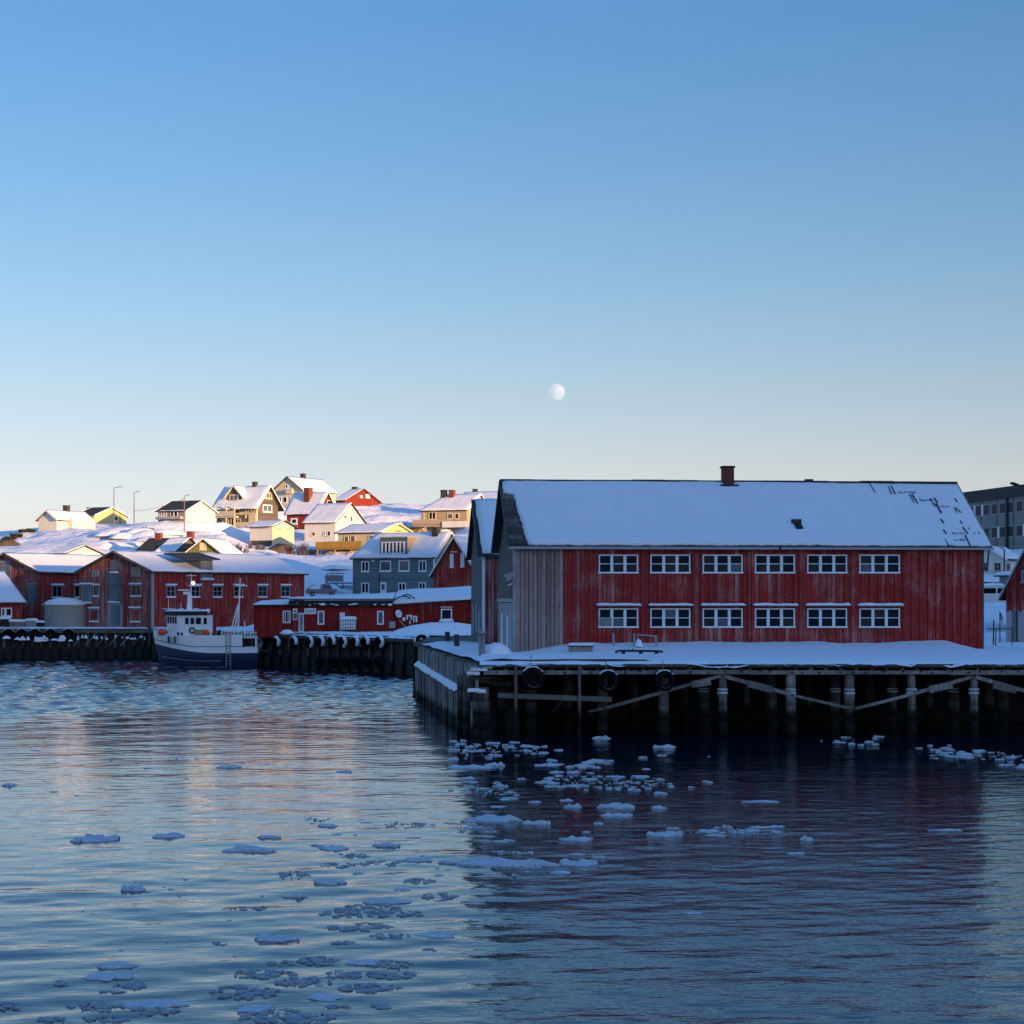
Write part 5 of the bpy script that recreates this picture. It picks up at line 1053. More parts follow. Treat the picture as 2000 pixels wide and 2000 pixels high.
# ------------------------------------------------------------------ right edge of the picture
h = House('red_cottage', 'dark red cottage gable with pale bargeboards at the right edge', 'cottage', 1965, 2040, 2100, 1256, 1150, 1078, 150, -29, 'b', 'redwall', snowth=.3, trim='trimgrey', ov=.5); h.win('f', 1995, 2010, 1114, 1137, 1, 1, 'trimgrey', 'glassb', .15)
fe = empty('plank_fence', at(1965, 1254, 143), R(2), 'grey upright plank fence with ragged tops before the dark red cottage', 'fence')
for i in range(16): w = .19; slab('plank', 'trimgrey', fe, i*.2, i*.2+w, -random.uniform(.0, .05), .03, -.6, 2.3+random.uniform(-.12, .12)-.02*max(0, i-7)*2)
slab('post', 'pale', fe, .52, .74, -.12, -.055, -.4, 2.62); slab('post', 'darkpole', fe, .76, .86, -.14, -.056, -.3, 2.5)
h = House('house', 'pale house with two dark windows in the gap right of the long warehouse', 'house', 1898, 1962, 1992, 1122, 1090, 1070, 215, -30, 'b', 'white', snowth=.35)
h.win('f', 1921, 1931, 1099, 1115, 2, 2, 'trimgrey', 'glass', .08); h.win('f', 1942, 1955, 1099, 1115, 2, 2, 'trimgrey', 'glass', .08); h.win('r', 1965, 1972, 1100, 1115, 1, 1, 'trimgrey', 'glass', .08)
h = House('garage', 'flat snow-roofed garage below the pale house at the right', 'garage', 1880, 1953, 1944, 1150, 1139, 1131, 203, -6, 'f', 'bluegrey', snowth=.7, trim=None, ov=.3)
h = House('outbuilding', 'small yellowish outbuilding with a snowy roof behind the dark red cottage', 'outbuilding', 1952, 1978, 2004, 1162, 1126, 1121, 190, -32, 'f', 'concrete', snowth=.3, trim=None)
# van
c = at(1944, 1184, 178); van = empty('van', c, R(-4), 'white van parked on the snow right of the long warehouse', 'van')
prof = [(-2.4, .35), (2.0, .35), (2.1, .6), (2.05, 1.05), (1.2, 1.2), (.75, 1.85), (-2.3, 1.9), (-2.45, 1.0)]
MB().prism([(x, -.85, z) for x, z in prof], (0, 1.7, 0)).build('body', 'carwhite', van); MB().box(-2.2, -.1, -.87, -.852, 1.2, 1.7).build('window', 'glass', van); MB().prism([(.05, -.87, 1.2), (1.0, -.87, 1.2), (.65, -.87, 1.7), (.05, -.87, 1.7)], (0, .017, 0)).build('window', 'glass', van)
for x in (-1.5, 1.35): w_ = MB().tube((x, -.9, .32), (x, -.66, .32), .33, n=18).build('wheel', 'rubber', van, True); MB().tube((x, -.91, .32), (x, -.9, .32), .18, n=14).build('rim', 'steel', w_)
snow_box(van, 'snow', -2.3, .8, -.8, .8, 1.9, 2.15, 3.0); MB().box(2.0, 2.12, -.7, -.5, .75, .95).build('headlight', 'paint', van)
# pickup in the snow left of the grey-green house
c = at(627, 1165, 257); pk = empty('pickup_truck', c, R(14), 'grey pickup truck under a dusting of snow left of the grey-green house', 'pickup')
k1 = [(-2.0, .35), (2.0, .35), (2.05, .95), (1.5, 1.0), (1.1, 1.65), (.1, 1.7), (-.15, 1.0), (-2.0, .95)]; MB().prism([(x, -.85, z) for x, z in k1], (0, 1.7, 0)).build('body', 'cargrey', pk)
MB().prism([(.15, -.87, 1.05), (1.35, -.87, 1.05), (1.02, -.87, 1.55), (.2, -.87, 1.6)], (0, .017, 0)).build('window', 'glassb', pk)
for x in (-1.3, 1.3): w_ = MB().tube((x, -.9, .32), (x, -.66, .32), .32, n=18).build('wheel', 'rubber', pk, True); MB().tube((x, -.91, .32), (x, -.9, .32), .17, n=14).build('rim', 'steel', w_)
snow_box(pk, 'snow', -1.95, -.2, -.8, .8, .96, 1.35, 1.0); MB().path([(-1.9, -.8, .95), (-1.4, -.8, 1.5), (-.9, -.8, 1.52)], .04).build('load_bar', 'darkpole', pk); MB().box(1.35, 2.1, -.86, .86, .5, .6).build('bumper', 'steel', pk)
c = at(636, 1138, 266); tp = empty('drying_post', c, 0, 'thin T-shaped post in the snow behind the pickup', 'post'); MB().tube((0, 0, -.8), (0, 0, .95), .05).build('post', 'darkpole', tp); MB().tube((-.38, 0, .93), (.38, 0, .93), .04).build('crossbar', 'darkpole', tp)
# railings by the gap
rl = empty('railing', at(1926, 1256, 128), 0, 'low dark handrail in the snow right of the long warehouse', 'railing'); MB().tube((0, 0, .95), (1.75, 0, .98), .035).build('rail', 'darkpole', rl); MB().tube((.65, 0, -.3), (.65, 0, .95), .035).build('post', 'darkpole', rl); MB().tube((1.75, 0, -.3), (1.75, 0, .98), .035).build('post', 'darkpole', rl)
tag(put('post', MB().tube((0, 0, -.6), (.04, 0, 1.3), .05).mesh('post', 'darkpole'), None, at(1940, 1247, 133)), 'short dark stake behind the low handrail', 'post')
st = empty('stair_rail', at(1953, 1242, 140), 0, 'dark sloping stair rail left of the grey plank fence', 'railing'); MB().tube((0, 0, -.5), (0, 0, 1.75), .045).build('post', 'darkpole', st); MB().beam((0, 0, 1.75), (.55, 1.2, 1.2), .05, .06).build('rail', 'darkpole', st); MB().beam((0, 0, 1.6), (.5, 1.2, .9), .05, .06).build('rail', 'darkpole', st)
def lamp(px, base, top, Y, arm, label, dbl=False, mat='pole'):
    c = at(px, base, Y); H = zof(top, Y)-c.z; e = empty('street_lamp', c, 0, label, 'street lamp', 'street lamps'); s = Y/FPX
    MB().tube((0, 0, -1), (0, 0, H), .11, .07).build('pole', mat, e); MB().tube((0, 0, H), (arm*s, 0, H+.25), .06).build('arm', mat, e); MB().box(min(arm*s*.6, arm*s*1.05), max(arm*s*.6, arm*s*1.05), -.12, .12, H+.14, H+.3).build('lamp_head', 'steel', e)
    if dbl: MB().box(-.5, .5, -.06, .06, H-.9, H-.75).build('crossarm', mat, e)
    return e
lamp(222.5, 1026, 953, 338, 15, 'tallest grey street lamp, left of the two beside the yellow house'); lamp(262, 1024, 962, 338, 10, 'grey street lamp standing right of the yellow house'); lamp(360, 1040, 969, 322, 10, 'brown utility pole with a lamp and crossarm before the grey and white house', True, 'pole')
lamp(1961.5, 1120, 1073, 205, -8, 'dark lamp post with a short arm to the left beside the pale house', False, 'darkpole')
wr = empty('overhead_wire', (0, 0, 0), 0, 'thin wire sagging between the street lamp and the utility pole', 'wire'); a, b = at(263, 998, 338), at(360, 974, 322); MB().path([a.lerp(b, t)-Vector((0, 0, .4*math.sin(math.pi*t))) for t in np.linspace(0, 1, 8)], .03, 4).build('wire', 'darkpole', wr)
# apartment block
C = at(2060, 1072, 248); fd = Vector((.18, -.984, 0)); Lb = 44.0; blk = empty('apartment_block', C, math.atan2(fd.y, fd.x), 'concrete apartment block with a dark roof band behind the long warehouse', 'building')
Zb = C.z; HB = zof(940, 248)-Zb                            # local x runs along the facade towards the camera, facade faces local -y
MB().box(-Lb, 12, 0, 14, -4, HB).build('wall', 'concrete', blk); MB().box(-Lb-.1, 12.2, -.35, 14.2, HB-1.5, HB+.1).build('roof_band', 'darkroof', blk)
zr = [(HB-3.6, HB-2.0), (HB-6.9, HB-5.3), (HB-10.0, HB-8.8)]; n = 12
for r_, (za, zc) in enumerate(zr):
    x = -Lb+1
    while x < 10:
        w = 1.9; f = MB().box(x, x+w, -.08, -.003, za, zc).build('window', 'trimgrey', blk); pn = 'dullglass'; MB().box(x+.12, x+w-.12, -.1, -.083, za+.12, zc-.12).build('pane', pn, f); 
        if random.random() < .4: MB().box(x+w+.1, x+w+.5, -.07, -.003, za, zc).build('panel', 'paint', blk)
        x += w+.75
x = -Lb
while x < 11:
    MB().box(x-.06, x+.06, -.05, -.003, -1, HB-1.6).build('joint', 'darkroof', blk); x += 2.65*2
for x in (-30.0, -14.0): MB().box(x-.25, x+.25, -.3, -.06, -1, HB-1.5).build('drainpipe', 'darkpole', blk)
MB().box(-Lb, 12, -.06, -.003, 0, HB-10.6).build('plinth', 'bluegrey', blk)
PADS.append((C.x, C.y, Zb)); PADS.append((C.x+fd.x*-40, C.y+fd.y*-40, Zb))
# bird over the block
bc = at(1983, 945, 105); bd = empty('bird', bc, R(-8), 'dark bird gliding just above the roof of the apartment block', 'bird')
bb = MB(); prof = [(-.30, .012, .03), (-.27, .05, .035), (-.20, .075, .03), (-.08, .10, .0), (.06, .075, -.03), (.18, .04, -.06), (.32, .012, -.10)]
vs = [(x, math.cos(a)*r, z+math.sin(a)*r) for x, r, z in prof for a in np.linspace(0, 2*math.pi, 10, endpoint=False)]
bb.add(vs, [(k*10+i, k*10+(i+1)%10, (k+1)*10+(i+1)%10, (k+1)*10+i) for k in range(len(prof)-1) for i in range(10)]+[tuple(range(10))[::-1], tuple(range(60, 70))]); bb.build('body', 'black', bd, True)
for s_ in (-1, 1): MB().prism([(-.14, 0, .03), (.02, 0, .02), (.14, s_*.42, -.04), (.0, s_*.45, -.03)], (0, 0, .02)).build('wing', 'black', bd)
MB().prism([(.22, -.03, -.08), (.22, .03, -.08), (.36, .07, -.115), (.36, -.07, -.115)], (0, 0, .012)).build('tail', 'black', bd)

# ------------------------------------------------------------------ ground: the snowy hillside, one sheet
def gp(px, py, Y): v = at(px, py, Y); PADS.append((v.x, v.y, v.z))
for t in ((620, 1166, 257), (600, 1166, 256), (645, 1164, 257), (655, 1150, 262), (640, 1110, 278), (600, 1088, 300), (660, 1095, 285), (560, 1085, 300), (480, 1082, 300), (520, 1075, 312), (780, 985, 438), (740, 982, 440), (830, 985, 445), (700, 1000, 420), (760, 1008, 400), (720, 1022, 372), (790, 1020, 372),
          (0, 1066, 318), (-40, 1085, 318), (40, 1055, 326), (-200, 1110, 330), (60, 1084, 284), (120, 1070, 300), (200, 1055, 310), (250, 1035, 325), (300, 1040, 318), (300, 1062, 302), (400, 1040, 330), (440, 1045, 325), (460, 1070, 305), (240, 1078, 285), (0, 1090, 280),
          (1950, 1186, 178), (1960, 1190, 172), (1930, 1215, 160), (1960, 1230, 150), (1940, 1262, 128), (1990, 1258, 140), (2100, 1190, 170), (2100, 1262, 125), (1950, 1128, 212), (2000, 1078, 262), (1950, 1075, 262), (1900, 1150, 200), (1500, 1080, 300), (1300, 1050, 350), (1100, 1030, 380), (1800, 1100, 260), (1200, 1160, 240)): gp(*t)
for X, Y, Z in ((-160, 250, 3), (-100, 236, 3), (-60, 236, 3), (-20, 215, 3), (0, 215, 3), (-36, 262, 6.5), (-55, 262, 5), (-90, 262, 6), (-30, 236, 3.2), (-26, 240, 3.2), (-22, 238, 3.4), (-14, 234, 3.4), (-5, 232, 3.4), (-36, 230, 3), (-25, 248, 5.0), (-50, 250, 3.5), (-40, 252, 4.0), (-33, 254, 4.5), (-12, 246, 5.5), (5, 240, 5.5), (-300, 300, 8), (-300, 450, 14), (-150, 420, 17), (-40, 520, 26), (60, 520, 26), (250, 400, 22), (200, 250, 14), (120, 180, 8), (100, 130, 4), (-100, 520, 20), (60, 150, 4), (10, 190, 3.2), (25, 190, 4)): PADS.append((X, Y, Z))
P_ = np.array(PADS)
def ground_z(X, Y):
    X = np.asarray(X, float); Y = np.asarray(Y, float)
    d2 = (X[..., None]-P_[:, 0])**2+(Y[..., None]-P_[:, 1])**2+.6
    w = d2**-1.7; return (w*P_[:, 2]).sum(-1)/w.sum(-1)
xs = np.concatenate([np.linspace(-420, -130, 30), np.linspace(-126, 110, 180), np.linspace(114, 420, 30)]); ys = np.concatenate([np.linspace(112, 440, 230), np.linspace(445, 700, 30)])
GX, GY = np.meshgrid(xs, ys); GZ = ground_z(GX, GY)
near = np.clip((GY-228)/14, 0, 1); land = np.where(GX < 24, near, 1.0)        # keep the sheet under the quay deck near the water
GZ = np.where(GX < 24, 2.6+(GZ-2.6)*land, GZ)
fall = np.clip((GY-470)/200, 0, 1); GZ = GZ*(1-fall)+(-4)*fall
vs = []
for r_ in range(len(ys)):
    for c_ in range(len(xs)):
        x, y, z = GX[r_, c_], GY[r_, c_], GZ[r_, c_]; rg = min(1, max(0, (y-262)/20)) if x < 24 else .25
        z += rg*(.55*nz(x*.06, y*.06)+.5*nz(x*.16, y*.16, 3.0)+.28*nz(x*.45, y*.45, 5.0)+.45*abs(nz(x*.22, y*.3, 9.0))*max(0, 1-abs((x/max(y, 1))+.195)/.06))
        vs.append((x, y, z))
k = len(xs); gm = MB(); gm.add(vs, [(j*k+i, j*k+i+1, (j+1)*k+i+1, (j+1)*k+i) for j in range(len(ys)-1) for i in range(k-1) if not (xs[i] < 24 and ys[j] < 226)])
kind(gm.build('snowy_hillside', 'hillsnow', None, True), 'structure')
def gz_at(px, Y):
    X = (px-1000)*Y/FPX; return Vector((X, Y, float(ground_z(np.array([X]), np.array([Y]))[0])))
# ------------------------------------------------------------------ bushes and trees
def bush(px, Y, w, hgt, seed, label, cat='bush', leafy=False, name='bare_bush', nb=26, grp=None):
    rnd = random.Random(seed); c = gz_at(px, Y); c.z -= .15; e = empty(name, c, 0, label, cat, grp); tr = MB(); tw = MB()
    for i in range(nb):
        a = rnd.uniform(0, 6.283); r = rnd.uniform(0, w*.25); p = Vector((math.cos(a)*r, math.sin(a)*r, 0)); d_ = Vector((math.cos(a)*rnd.uniform(.1, .8)*w/hgt, math.sin(a)*rnd.uniform(.1, .8)*w/hgt, 1)).normalized()
        L = hgt*rnd.uniform(.55, 1.0); q = p+d_*L*.55; tr.tube(p, q, .05*hgt/2.5, .025*hgt/2.5, 5)
        for j in range(9):
            s = p+d_*L*rnd.uniform(.25, .6); dd = (d_+Vector((rnd.uniform(-1, 1), rnd.uniform(-1, 1), rnd.uniform(-.2, .7)))*.8).normalized(); t = s+dd*L*rnd.uniform(.25, .5)
            tw.tube(s, t, .022*hgt/2.5, .008, 3)
            if leafy:
                for _ in range(16):
                    f = s.lerp(t, rnd.random())+Vector((rnd.uniform(-1, 1), rnd.uniform(-1, 1), rnd.uniform(-1, 1)))*.16; u = Vector((rnd.uniform(-1, 1), rnd.uniform(-1, 1), rnd.uniform(-1, 1))).normalized()*.11; v = u.orthogonal().normalized()*.07
                    tw.add([f-u, f+v, f+u, f-v], [(0, 1, 2, 3)])
    tr.build('trunk', 'twig', e); tw.build('crown', 'needle' if leafy else 'twig', e); return e
for i, (px, Y, w, hh, lab) in enumerate(((458, 302, 2.6, 2.2, 'bare frosted bush in the snow left of the cream garage'), (472, 300, 3.2, 2.4, 'wide bare bush below the left end of the cream garage'), (492, 306, 3.0, 1.8, 'tangled bare bush under the cream garage'), (510, 310, 2.4, 1.6, 'low bare shrub at the foot of the cream garage wall'),
                                         (565, 298, 1.5, 2.6, 'small bare tree on the slope right of the cream garage'), (590, 300, 1.8, 3.0, 'bare forked tree on the slope below the white house'), (603, 316, 2.0, 2.0, 'bare bush against the left corner of the white house'), (616, 318, 2.2, 1.7, 'bare hedge plant under the front windows of the white house'), (635, 314, 2.4, 1.6, 'dark bare bush beside the ochre deck'))): bush(px, Y, w, hh, 40+i, lab)
for i, (px, Y, w, hh, lab) in enumerate(((742, 366, 2.0, 2.4, 'thin dark bush standing in the blue snow shadow'), (781, 352, 1.6, 3.6, 'slim dark evergreen, tallest of those left of the beige house'), (790, 346, 2.6, 2.8, 'dark evergreen bush behind the yellow gable'), (801, 348, 2.8, 2.8, 'dense dark evergreen left of the beige balcony'), (812, 346, 2.6, 2.6, 'dark evergreen under the left end of the beige balcony'), (826, 342, 3.2, 1.8, 'low dark evergreen hedge below the beige balcony'), (770, 350, 2.4, 1.6, 'low dark shrub above the yellow house roof'))): bush(px, Y, w, hh, 80+i, lab, 'evergreen', True, 'evergreen_bush', 18)
for i, (px, Y, w, hh, lab) in enumerate(((4, 322, 4.2, 1.5, 'dark scrub at the far left edge of the hill'), (18, 324, 3.2, 1.3, 'dark scrub second from the left edge of the hill'), (31, 328, 2.8, 1.7, 'dark pointed scrub on the left skyline'), (45, 331, 2.4, 1.0, 'small dark scrub below the white house on the left'), (58, 333, 2.0, 1.0, 'low scrub touching the corner of the white house on the left'))): bush(px, Y, w, hh, 120+i, lab, 'scrub', True, 'scrub', 16)
for i, (px, Y, w, lab) in enumerate(((215, 318, 3.5, 'ploughed snow mound under the yellow house'), (238, 315, 3.0, 'lumpy ploughed snow mound between the two street lamps'), (275, 318, 4.0, 'ploughed snow mound right of the two street lamps'), (305, 312, 4.5, 'tall ploughed snow mound left of the utility pole'), (330, 316, 4.0, 'ploughed snow mound in front of the grey and white house'), (655, 276, 2.6, 'sunlit snow lumps below the ochre deck'), (680, 272, 2.2, 'snow lump beside the grey-green house roof'))):
    c = gz_at(px, Y); heap('snow_mound', px, HZ+(HC-c.z)*FPX/Y, Y, w*1.7, w*1.3, .85 if i < 5 else .6, 20.0+i*3, lab, 'snow mound')

for i, (px, Y, w, hh, lab) in enumerate(((285, 326, 4.0, .5, 'dark bare rock showing through the snow left of the grey and white house'), (548, 312, 6.0, 1.3, 'brown rock face under the right end of the cream garage'), (12, 316, 5.0, 1.1, 'dark bare rock at the left edge of the hill'), (838, 338, 6.0, 1.0, 'dark rocky bank under the beige balcony'))):
    c = gz_at(px, Y); heap('rock', px, HZ+(HC-c.z)*FPX/Y, Y, w, w*.6, hh, 60.0+i*5, lab, 'rock', None, 'stone')

# ------------------------------------------------------------------ water, ice, moon, the mountain that keeps the harbour in shade
# one sheet of sea: a finely meshed part with real waves where the eye can make them out, flat beyond
rg = np.random.default_rng(11)
def waves(X, Y, n, l0, l1, spread, rms):
    z = np.zeros_like(X); s = rms*math.sqrt(2.0/n)
    for _ in range(n):
        lam = l0*(l1/l0)**rg.random(); a = math.pi/2+.12+rg.normal()*spread; kx, ky = math.cos(a)*2*math.pi/lam, math.sin(a)*2*math.pi/lam
        z += s*lam/(2*math.pi)*np.cos(kx*X+ky*Y+rg.random()*6.283)
    return z
rows = [30.0]
while rows[-1] < 232: rows.append(rows[-1]+max(.13, min(.42, rows[-1]*.0030)))
rows = np.array(rows); nc = 260; cu = np.linspace(-1, 1, nc+1)
WX = cu[None, :]*(rows[:, None]*.34+4.0); WY = np.repeat(rows[:, None], nc+1, 1)
sm = lambda v, a, b: (lambda t: t*t*(3-2*t))(np.clip((v-a)/(b-a), 0, 1))
lowf = np.sin(WX*.09+1.0)*np.sin(WY*.045+.4)+.6*np.sin(WX*.21-WY*.03)+.4*np.sin(WY*.11+WX*.05)
farm = sm(WY+10*lowf, 98, 165); rgtm = sm(WX-.02*WY+1.5*lowf, -2, 4)*(1-farm)
gust = .75+.35*np.sin(WX*.13+WY*.021+2)*np.sin(WY*.06+.8)
WZ = waves(WX, WY, 20, 2.5, 7.0, .45, .008)+waves(WX, WY, 60, .7, 1.7, .7, .022)*(.5+.5*gust)+waves(WX, WY, 46, .7, 3.0, .75, .30)*farm*gust+waves(WX, WY, 30, .7, 1.8, .9, .014)*rgtm+waves(WX, WY, 24, 1.2, 3.6, .5, .021)*(1-sm(WY+5*lowf, 42, 66))
edge = np.minimum(1, (1-np.abs(cu))[None, :]*14)*np.minimum(1, (rows-30)/3)[:, None]*np.minimum(1, (232-rows).clip(0)/2)[:, None]
WZ *= edge
def wz(X, Y):                                             # height of the sea at a point, so that the ice rides on the waves
    j = int(np.clip(np.searchsorted(rows, Y), 0, len(rows)-1)); i = int(round((X/(rows[j]*.34+4.0)+1)/2*nc)); return float(WZ[j, min(max(i, 0), nc)])
nr = len(rows); k = nc+1; verts = np.stack([WX, WY, WZ], -1).reshape(-1, 3)
ii, jj = np.meshgrid(np.arange(nc), np.arange(nr-1)); q = (jj*k+ii).ravel(); faces = np.stack([q, q+1, q+k+1, q+k], -1)
o = len(verts); L0, R0, L1, R1 = 0, nc, (nr-1)*k, nr*k-1
verts = verts.tolist()+[(-6000, -2500, 0), (6000, -2500, 0), (6000, 900, 0), (-6000, 900, 0)]
fl = faces.tolist()+[[o, o+1, R0, L0], [o+1, o+2, R1, R0], [o+2, o+3, L1, R1], [o+3, o, L0, L1]]
me = bpy.data.meshes.new('water'); me.from_pydata(verts, [], fl); me.materials.append(MT['water']); me.polygons.foreach_set('use_smooth', [True]*len(me.polygons)); me.update()
kind(put('water', me), 'structure')
p0 = Vector((-45, 230, 0)); sdir = Vector((math.sin(SUN_AZ), math.cos(SUN_AZ), 0)); sperp = Vector((-sdir.y, sdir.x, 0))     # sperp runs up-frame
DIST = 520.0
def crest(p):
    h = 12.2+2.8*max(0, min(1, (p-142)/35.0))
    return h+math.tan(SUN_EL)*DIST+.8*nz(p*.02, 3.0)
q0 = p0.dot(sperp)
def mfn(u, v):
    p = -700+1500*u; w = (v-.5)*2
    base = p0+sdir*(DIST+w*190+(30*nz(p*.01, 5.0) if abs(w) > .01 else 0))+sperp*(p-q0)
    hh = crest(p)*max(0, 1-abs(w)**1.3)-8*abs(w)+(4*nz(p*.02, w*3.0) if abs(w) > .01 else 0)*(1-abs(w))
    return (base.x, base.y, hh)
kind(MB().grid(mfn, 120, 16).build('mountain', 'snow', None, True), 'structure')

md = 9000.0; mc = Vector(((1086-1000)/FPX*md, md, HC+(HZ-766)/FPX*md)); mr = 35.0/2/FPX*md*.97
mm_, nt, b = new_mat('moon_rock')
pos = N(nt, 'ShaderNodeTexCoord').outputs['Object']; nn = noise_(nt, pos, .05, 3, .5)
df = N(nt, 'ShaderNodeBsdfDiffuse', {0: mixc(nt, ramp_(nt, nn, .42, .6), (.10, .10, .12), (.145, .15, .17))})
# daytime moon: the lit air in front of it shows through, its own sunlit face adds to that
ad = N(nt, 'ShaderNodeAddShader', [df.outputs[0], N(nt, 'ShaderNodeBsdfTransparent').outputs[0]])
mx = N(nt, 'ShaderNodeMixShader', [N(nt, 'ShaderNodeNewGeometry').outputs['Backfacing'], ad.outputs[0], N(nt, 'ShaderNodeBsdfTransparent').outputs[0]])
nt.links.new(mx.outputs[0], nt.nodes['Material Output'].inputs['Surface'])
kind(MB().lathe([(mr*math.sin(a), -mr*math.cos(a)) for a in np.linspace(.02, math.pi-.02, 24)], 40).build('moon', mm_, None, True, loc=mc), 'structure')

# ---- ice
def floe_mesh(seed, chunky=.5, n=40):
    """unit floe: 1 x 1 footprint, lumpy top, undercut rim at the waterline"""
    m = MB(); rings = [(1.0, -.8), (1.03, .05), (1.0, .30), (.93, .40), (.84, .44), (.73, .47), (.6, .5), (.45, .52), (.3, .53), (.12, .54)]; vs = []
    for r, z in rings:
        for i in range(n):
            a = 2*math.pi*i/n; ca, sa = math.cos(a), math.sin(a)
            q = 1+.45*nz(ca*1.1+seed, sa*1.1, seed)+.34*nz(ca*2.6+seed, sa*2.6, 1.0)+.24*nz(ca*6, sa*6+seed, 2.0)
            x, y = ca*r*q*.5, sa*r*q*.5; hum = max(0, nz(x*3.2+seed, y*3.2, 7.0)+.05)*2.6+max(0, nz(x*9+seed, y*9, 3.0))*.55+.2*nz(x*22+seed, y*22, 5.0)
            vs.append((x, y, z if z < .1 else z*(.8+chunky*2.0*hum)))
    m.add(vs, [(k*n+i, k*n+(i+1)%n, (k+1)*n+(i+1)%n, (k+1)*n+i) for k in range(len(rings)-1) for i in range(n)]+[tuple(range((len(rings)-1)*n, len(rings)*n))])
    return m
FM = [floe_mesh(s*5.3, .3+.12*(s % 3)).mesh('ice_floe', 'ice', True) for s in range(9)]
fcount = 0
def floe(px, py, w, asp=.75, h=.5, label=None, group=None, mesh=None, rz=None):
    global fcount; fcount += 1
    Y = FPX*HC/(py-HZ); X = (px-1000)*Y/FPX; ww = w*Y/FPX
    o = put('ice_floe', mesh or FM[fcount % 9], None, (X, Y, wz(X, Y)+.004), (0, 0, rz if rz is not None else random.uniform(-.35, .35)), (ww, ww*asp*random.uniform(.9, 1.2), min(h, .26*ww)))
    tag(o, label, 'ice floe', group); return o
BIG = [(186, 1640, 78, .8, .42, 'two-humped ice floe alone in the pale water at the far left'), (334, 1634, 60, .8, .28, 'low pointed ice floe between the two-humped floe and the widest left floe'),
 (489, 1660, 100, .6, .42, 'wide white ice floe with a bumpy top in the pale water left of the pier'), (526, 1636, 38, .6, .26, 'small dark ice piece just behind the wide white floe'),
 (262, 1738, 46, .8, .40, 'single peaked ice floe in the open water at lower left'), (236, 1889, 70, .7, .26, 'bean-shaped ice floe resting behind a longer one at lower left'),
 (213, 1909, 94, .6, .20, 'long smooth ice floe in front of the bean-shaped one at lower left'), (301, 1963, 97, .8, .22, 'ice floe with a raised dark rim near the bottom left'),
 (537, 1834, 78, .6, .34, 'dark hump of ice with a flat tail in the lower left middle'), (640, 1613, 34, .8, .26, 'small rounded floe in the pale water near the rusty-tinted ripples'),
 (653, 1657, 56, .8, .22, 'flat ice floe with a ragged back, upper of the drifting field left of the reflection'), (755, 1652, 48, .7, .30, 'ice floe with a single small hump left of the dark reflection'),
 (810, 1681, 62, .5, .26, 'oblong white ice floe just left of the edge of the dark reflection'), (647, 1725, 54, .7, .38, 'smooth dark ice lump with a notch in its top left of the reflection'),
 (578, 1751, 38, .6, .22, 'small flat ice floe left of the notched dark lump'), (760, 1762, 78, .5, .30, 'long white floe with a lacy front edge left of the dark reflection'),
 (855, 1828, 62, .8, .16, 'pale oval ice floe alone beside the lower edge of the reflection'), (711, 1880, 68, .6, .18, 'bright floe in the middle of the lower slush field'),
 (639, 1948, 72, .7, .14, 'pale triangular floe at the bottom of the lower slush field'), (496, 1969, 78, .8, .18, 'white floe at the head of the lowest slush patch'),
 (966, 1601, 92, .8, .55, 'rough spiky ice floe at the left edge of the dark reflection'), (1049, 1609, 54, .6, .38, 'pointed ice floe right of the rough spiky one in the reflection'),
 (1129, 1641, 54, .8, .36, 'square-edged white ice block in the middle of the dark reflection'), (965, 1688, 190, .35, .50, 'longest jagged ice floe crossing the edge of the dark reflection'),
 (1126, 1689, 72, .7, .45, 'jagged ice floe in front of the square-edged block'), (1095, 1705, 40, .7, .22, 'small flat floe, lowest of the white ones in the reflection'),
 (1206, 1576, 62, .6, .48, 'flat-topped white floe below the dense ice cluster'), (1204, 1594, 50, .6, .40, 'hummocky white floe in front of the flat-topped one'),
 (1120, 1576, 26, .7, .40, 'small tilted ice piece left of the flat-topped floe'), (1285, 1579, 25, .8, .45, 'small domed ice piece right of the flat-topped floe'),
 (1297, 1632, 64, .6, .42, 'humped ice floe at the left end of the long ice string'), (1297, 1460, 40, .5, .40, 'bright ice floe alone on the black water in front of the pier piles'),
 (1173, 1443, 30, .8, .45, 'white ice lump floating at the foot of a pier pile'), (918, 1500, 80, .5, .45, 'long bumpy ice floe by the corner of the pier'), (965, 1495, 32, .7, .45, 'rounded ice lump right of the long bumpy floe by the pier corner'),
 (1575, 1640, 26, .8, .35, 'lone ice piece in the rippled right part of the reflection'), (1553, 1668, 30, .6, .14, 'thin pale ice sliver below the lone piece in the rippled reflection'), (1850, 1622, 64, .3, .14, 'thin pale ice streak at the right end of the reflection'),
 (1353, 1785, 34, .6, .14, 'small pale ice piece low in the centre of the rippled reflection'), (1490, 1566, 70, .25, .10, 'thin white ice streak right of the dense ice cluster'), (20, 1535, 34, .7, .35, 'ice floe at the left edge of the picture in the pale water'),
 (447, 1499, 44, .8, .35, 'ice hump with flat pieces around it in the far pale water'), (672, 1508, 28, .8, .30, 'small ice floe alone in the far pale water right of the ice hump')]
for (px, py, w, a, h, lab) in BIG: floe(px, py, w, a, h*.31, lab, None, floe_mesh(px*.37, .42).mesh('ice_floe', 'ice', True), random.uniform(-.15, .15))
def field(n, x0, x1, y0, y1, w0, w1, h, lab, grp, shape=None):
    c = 0
    while c < n:
        px, py = random.uniform(x0, x1), random.uniform(y0, y1)
        if shape and not shape((px-x0)/(x1-x0), (py-y0)/(y1-y0)): continue
        floe(px, py, 1.05*random.uniform(w0, w1)*random.choice((.6, 1, 1)), random.uniform(.4, .8), h*.21*random.uniform(.5, 1.2), lab, grp); c += 1
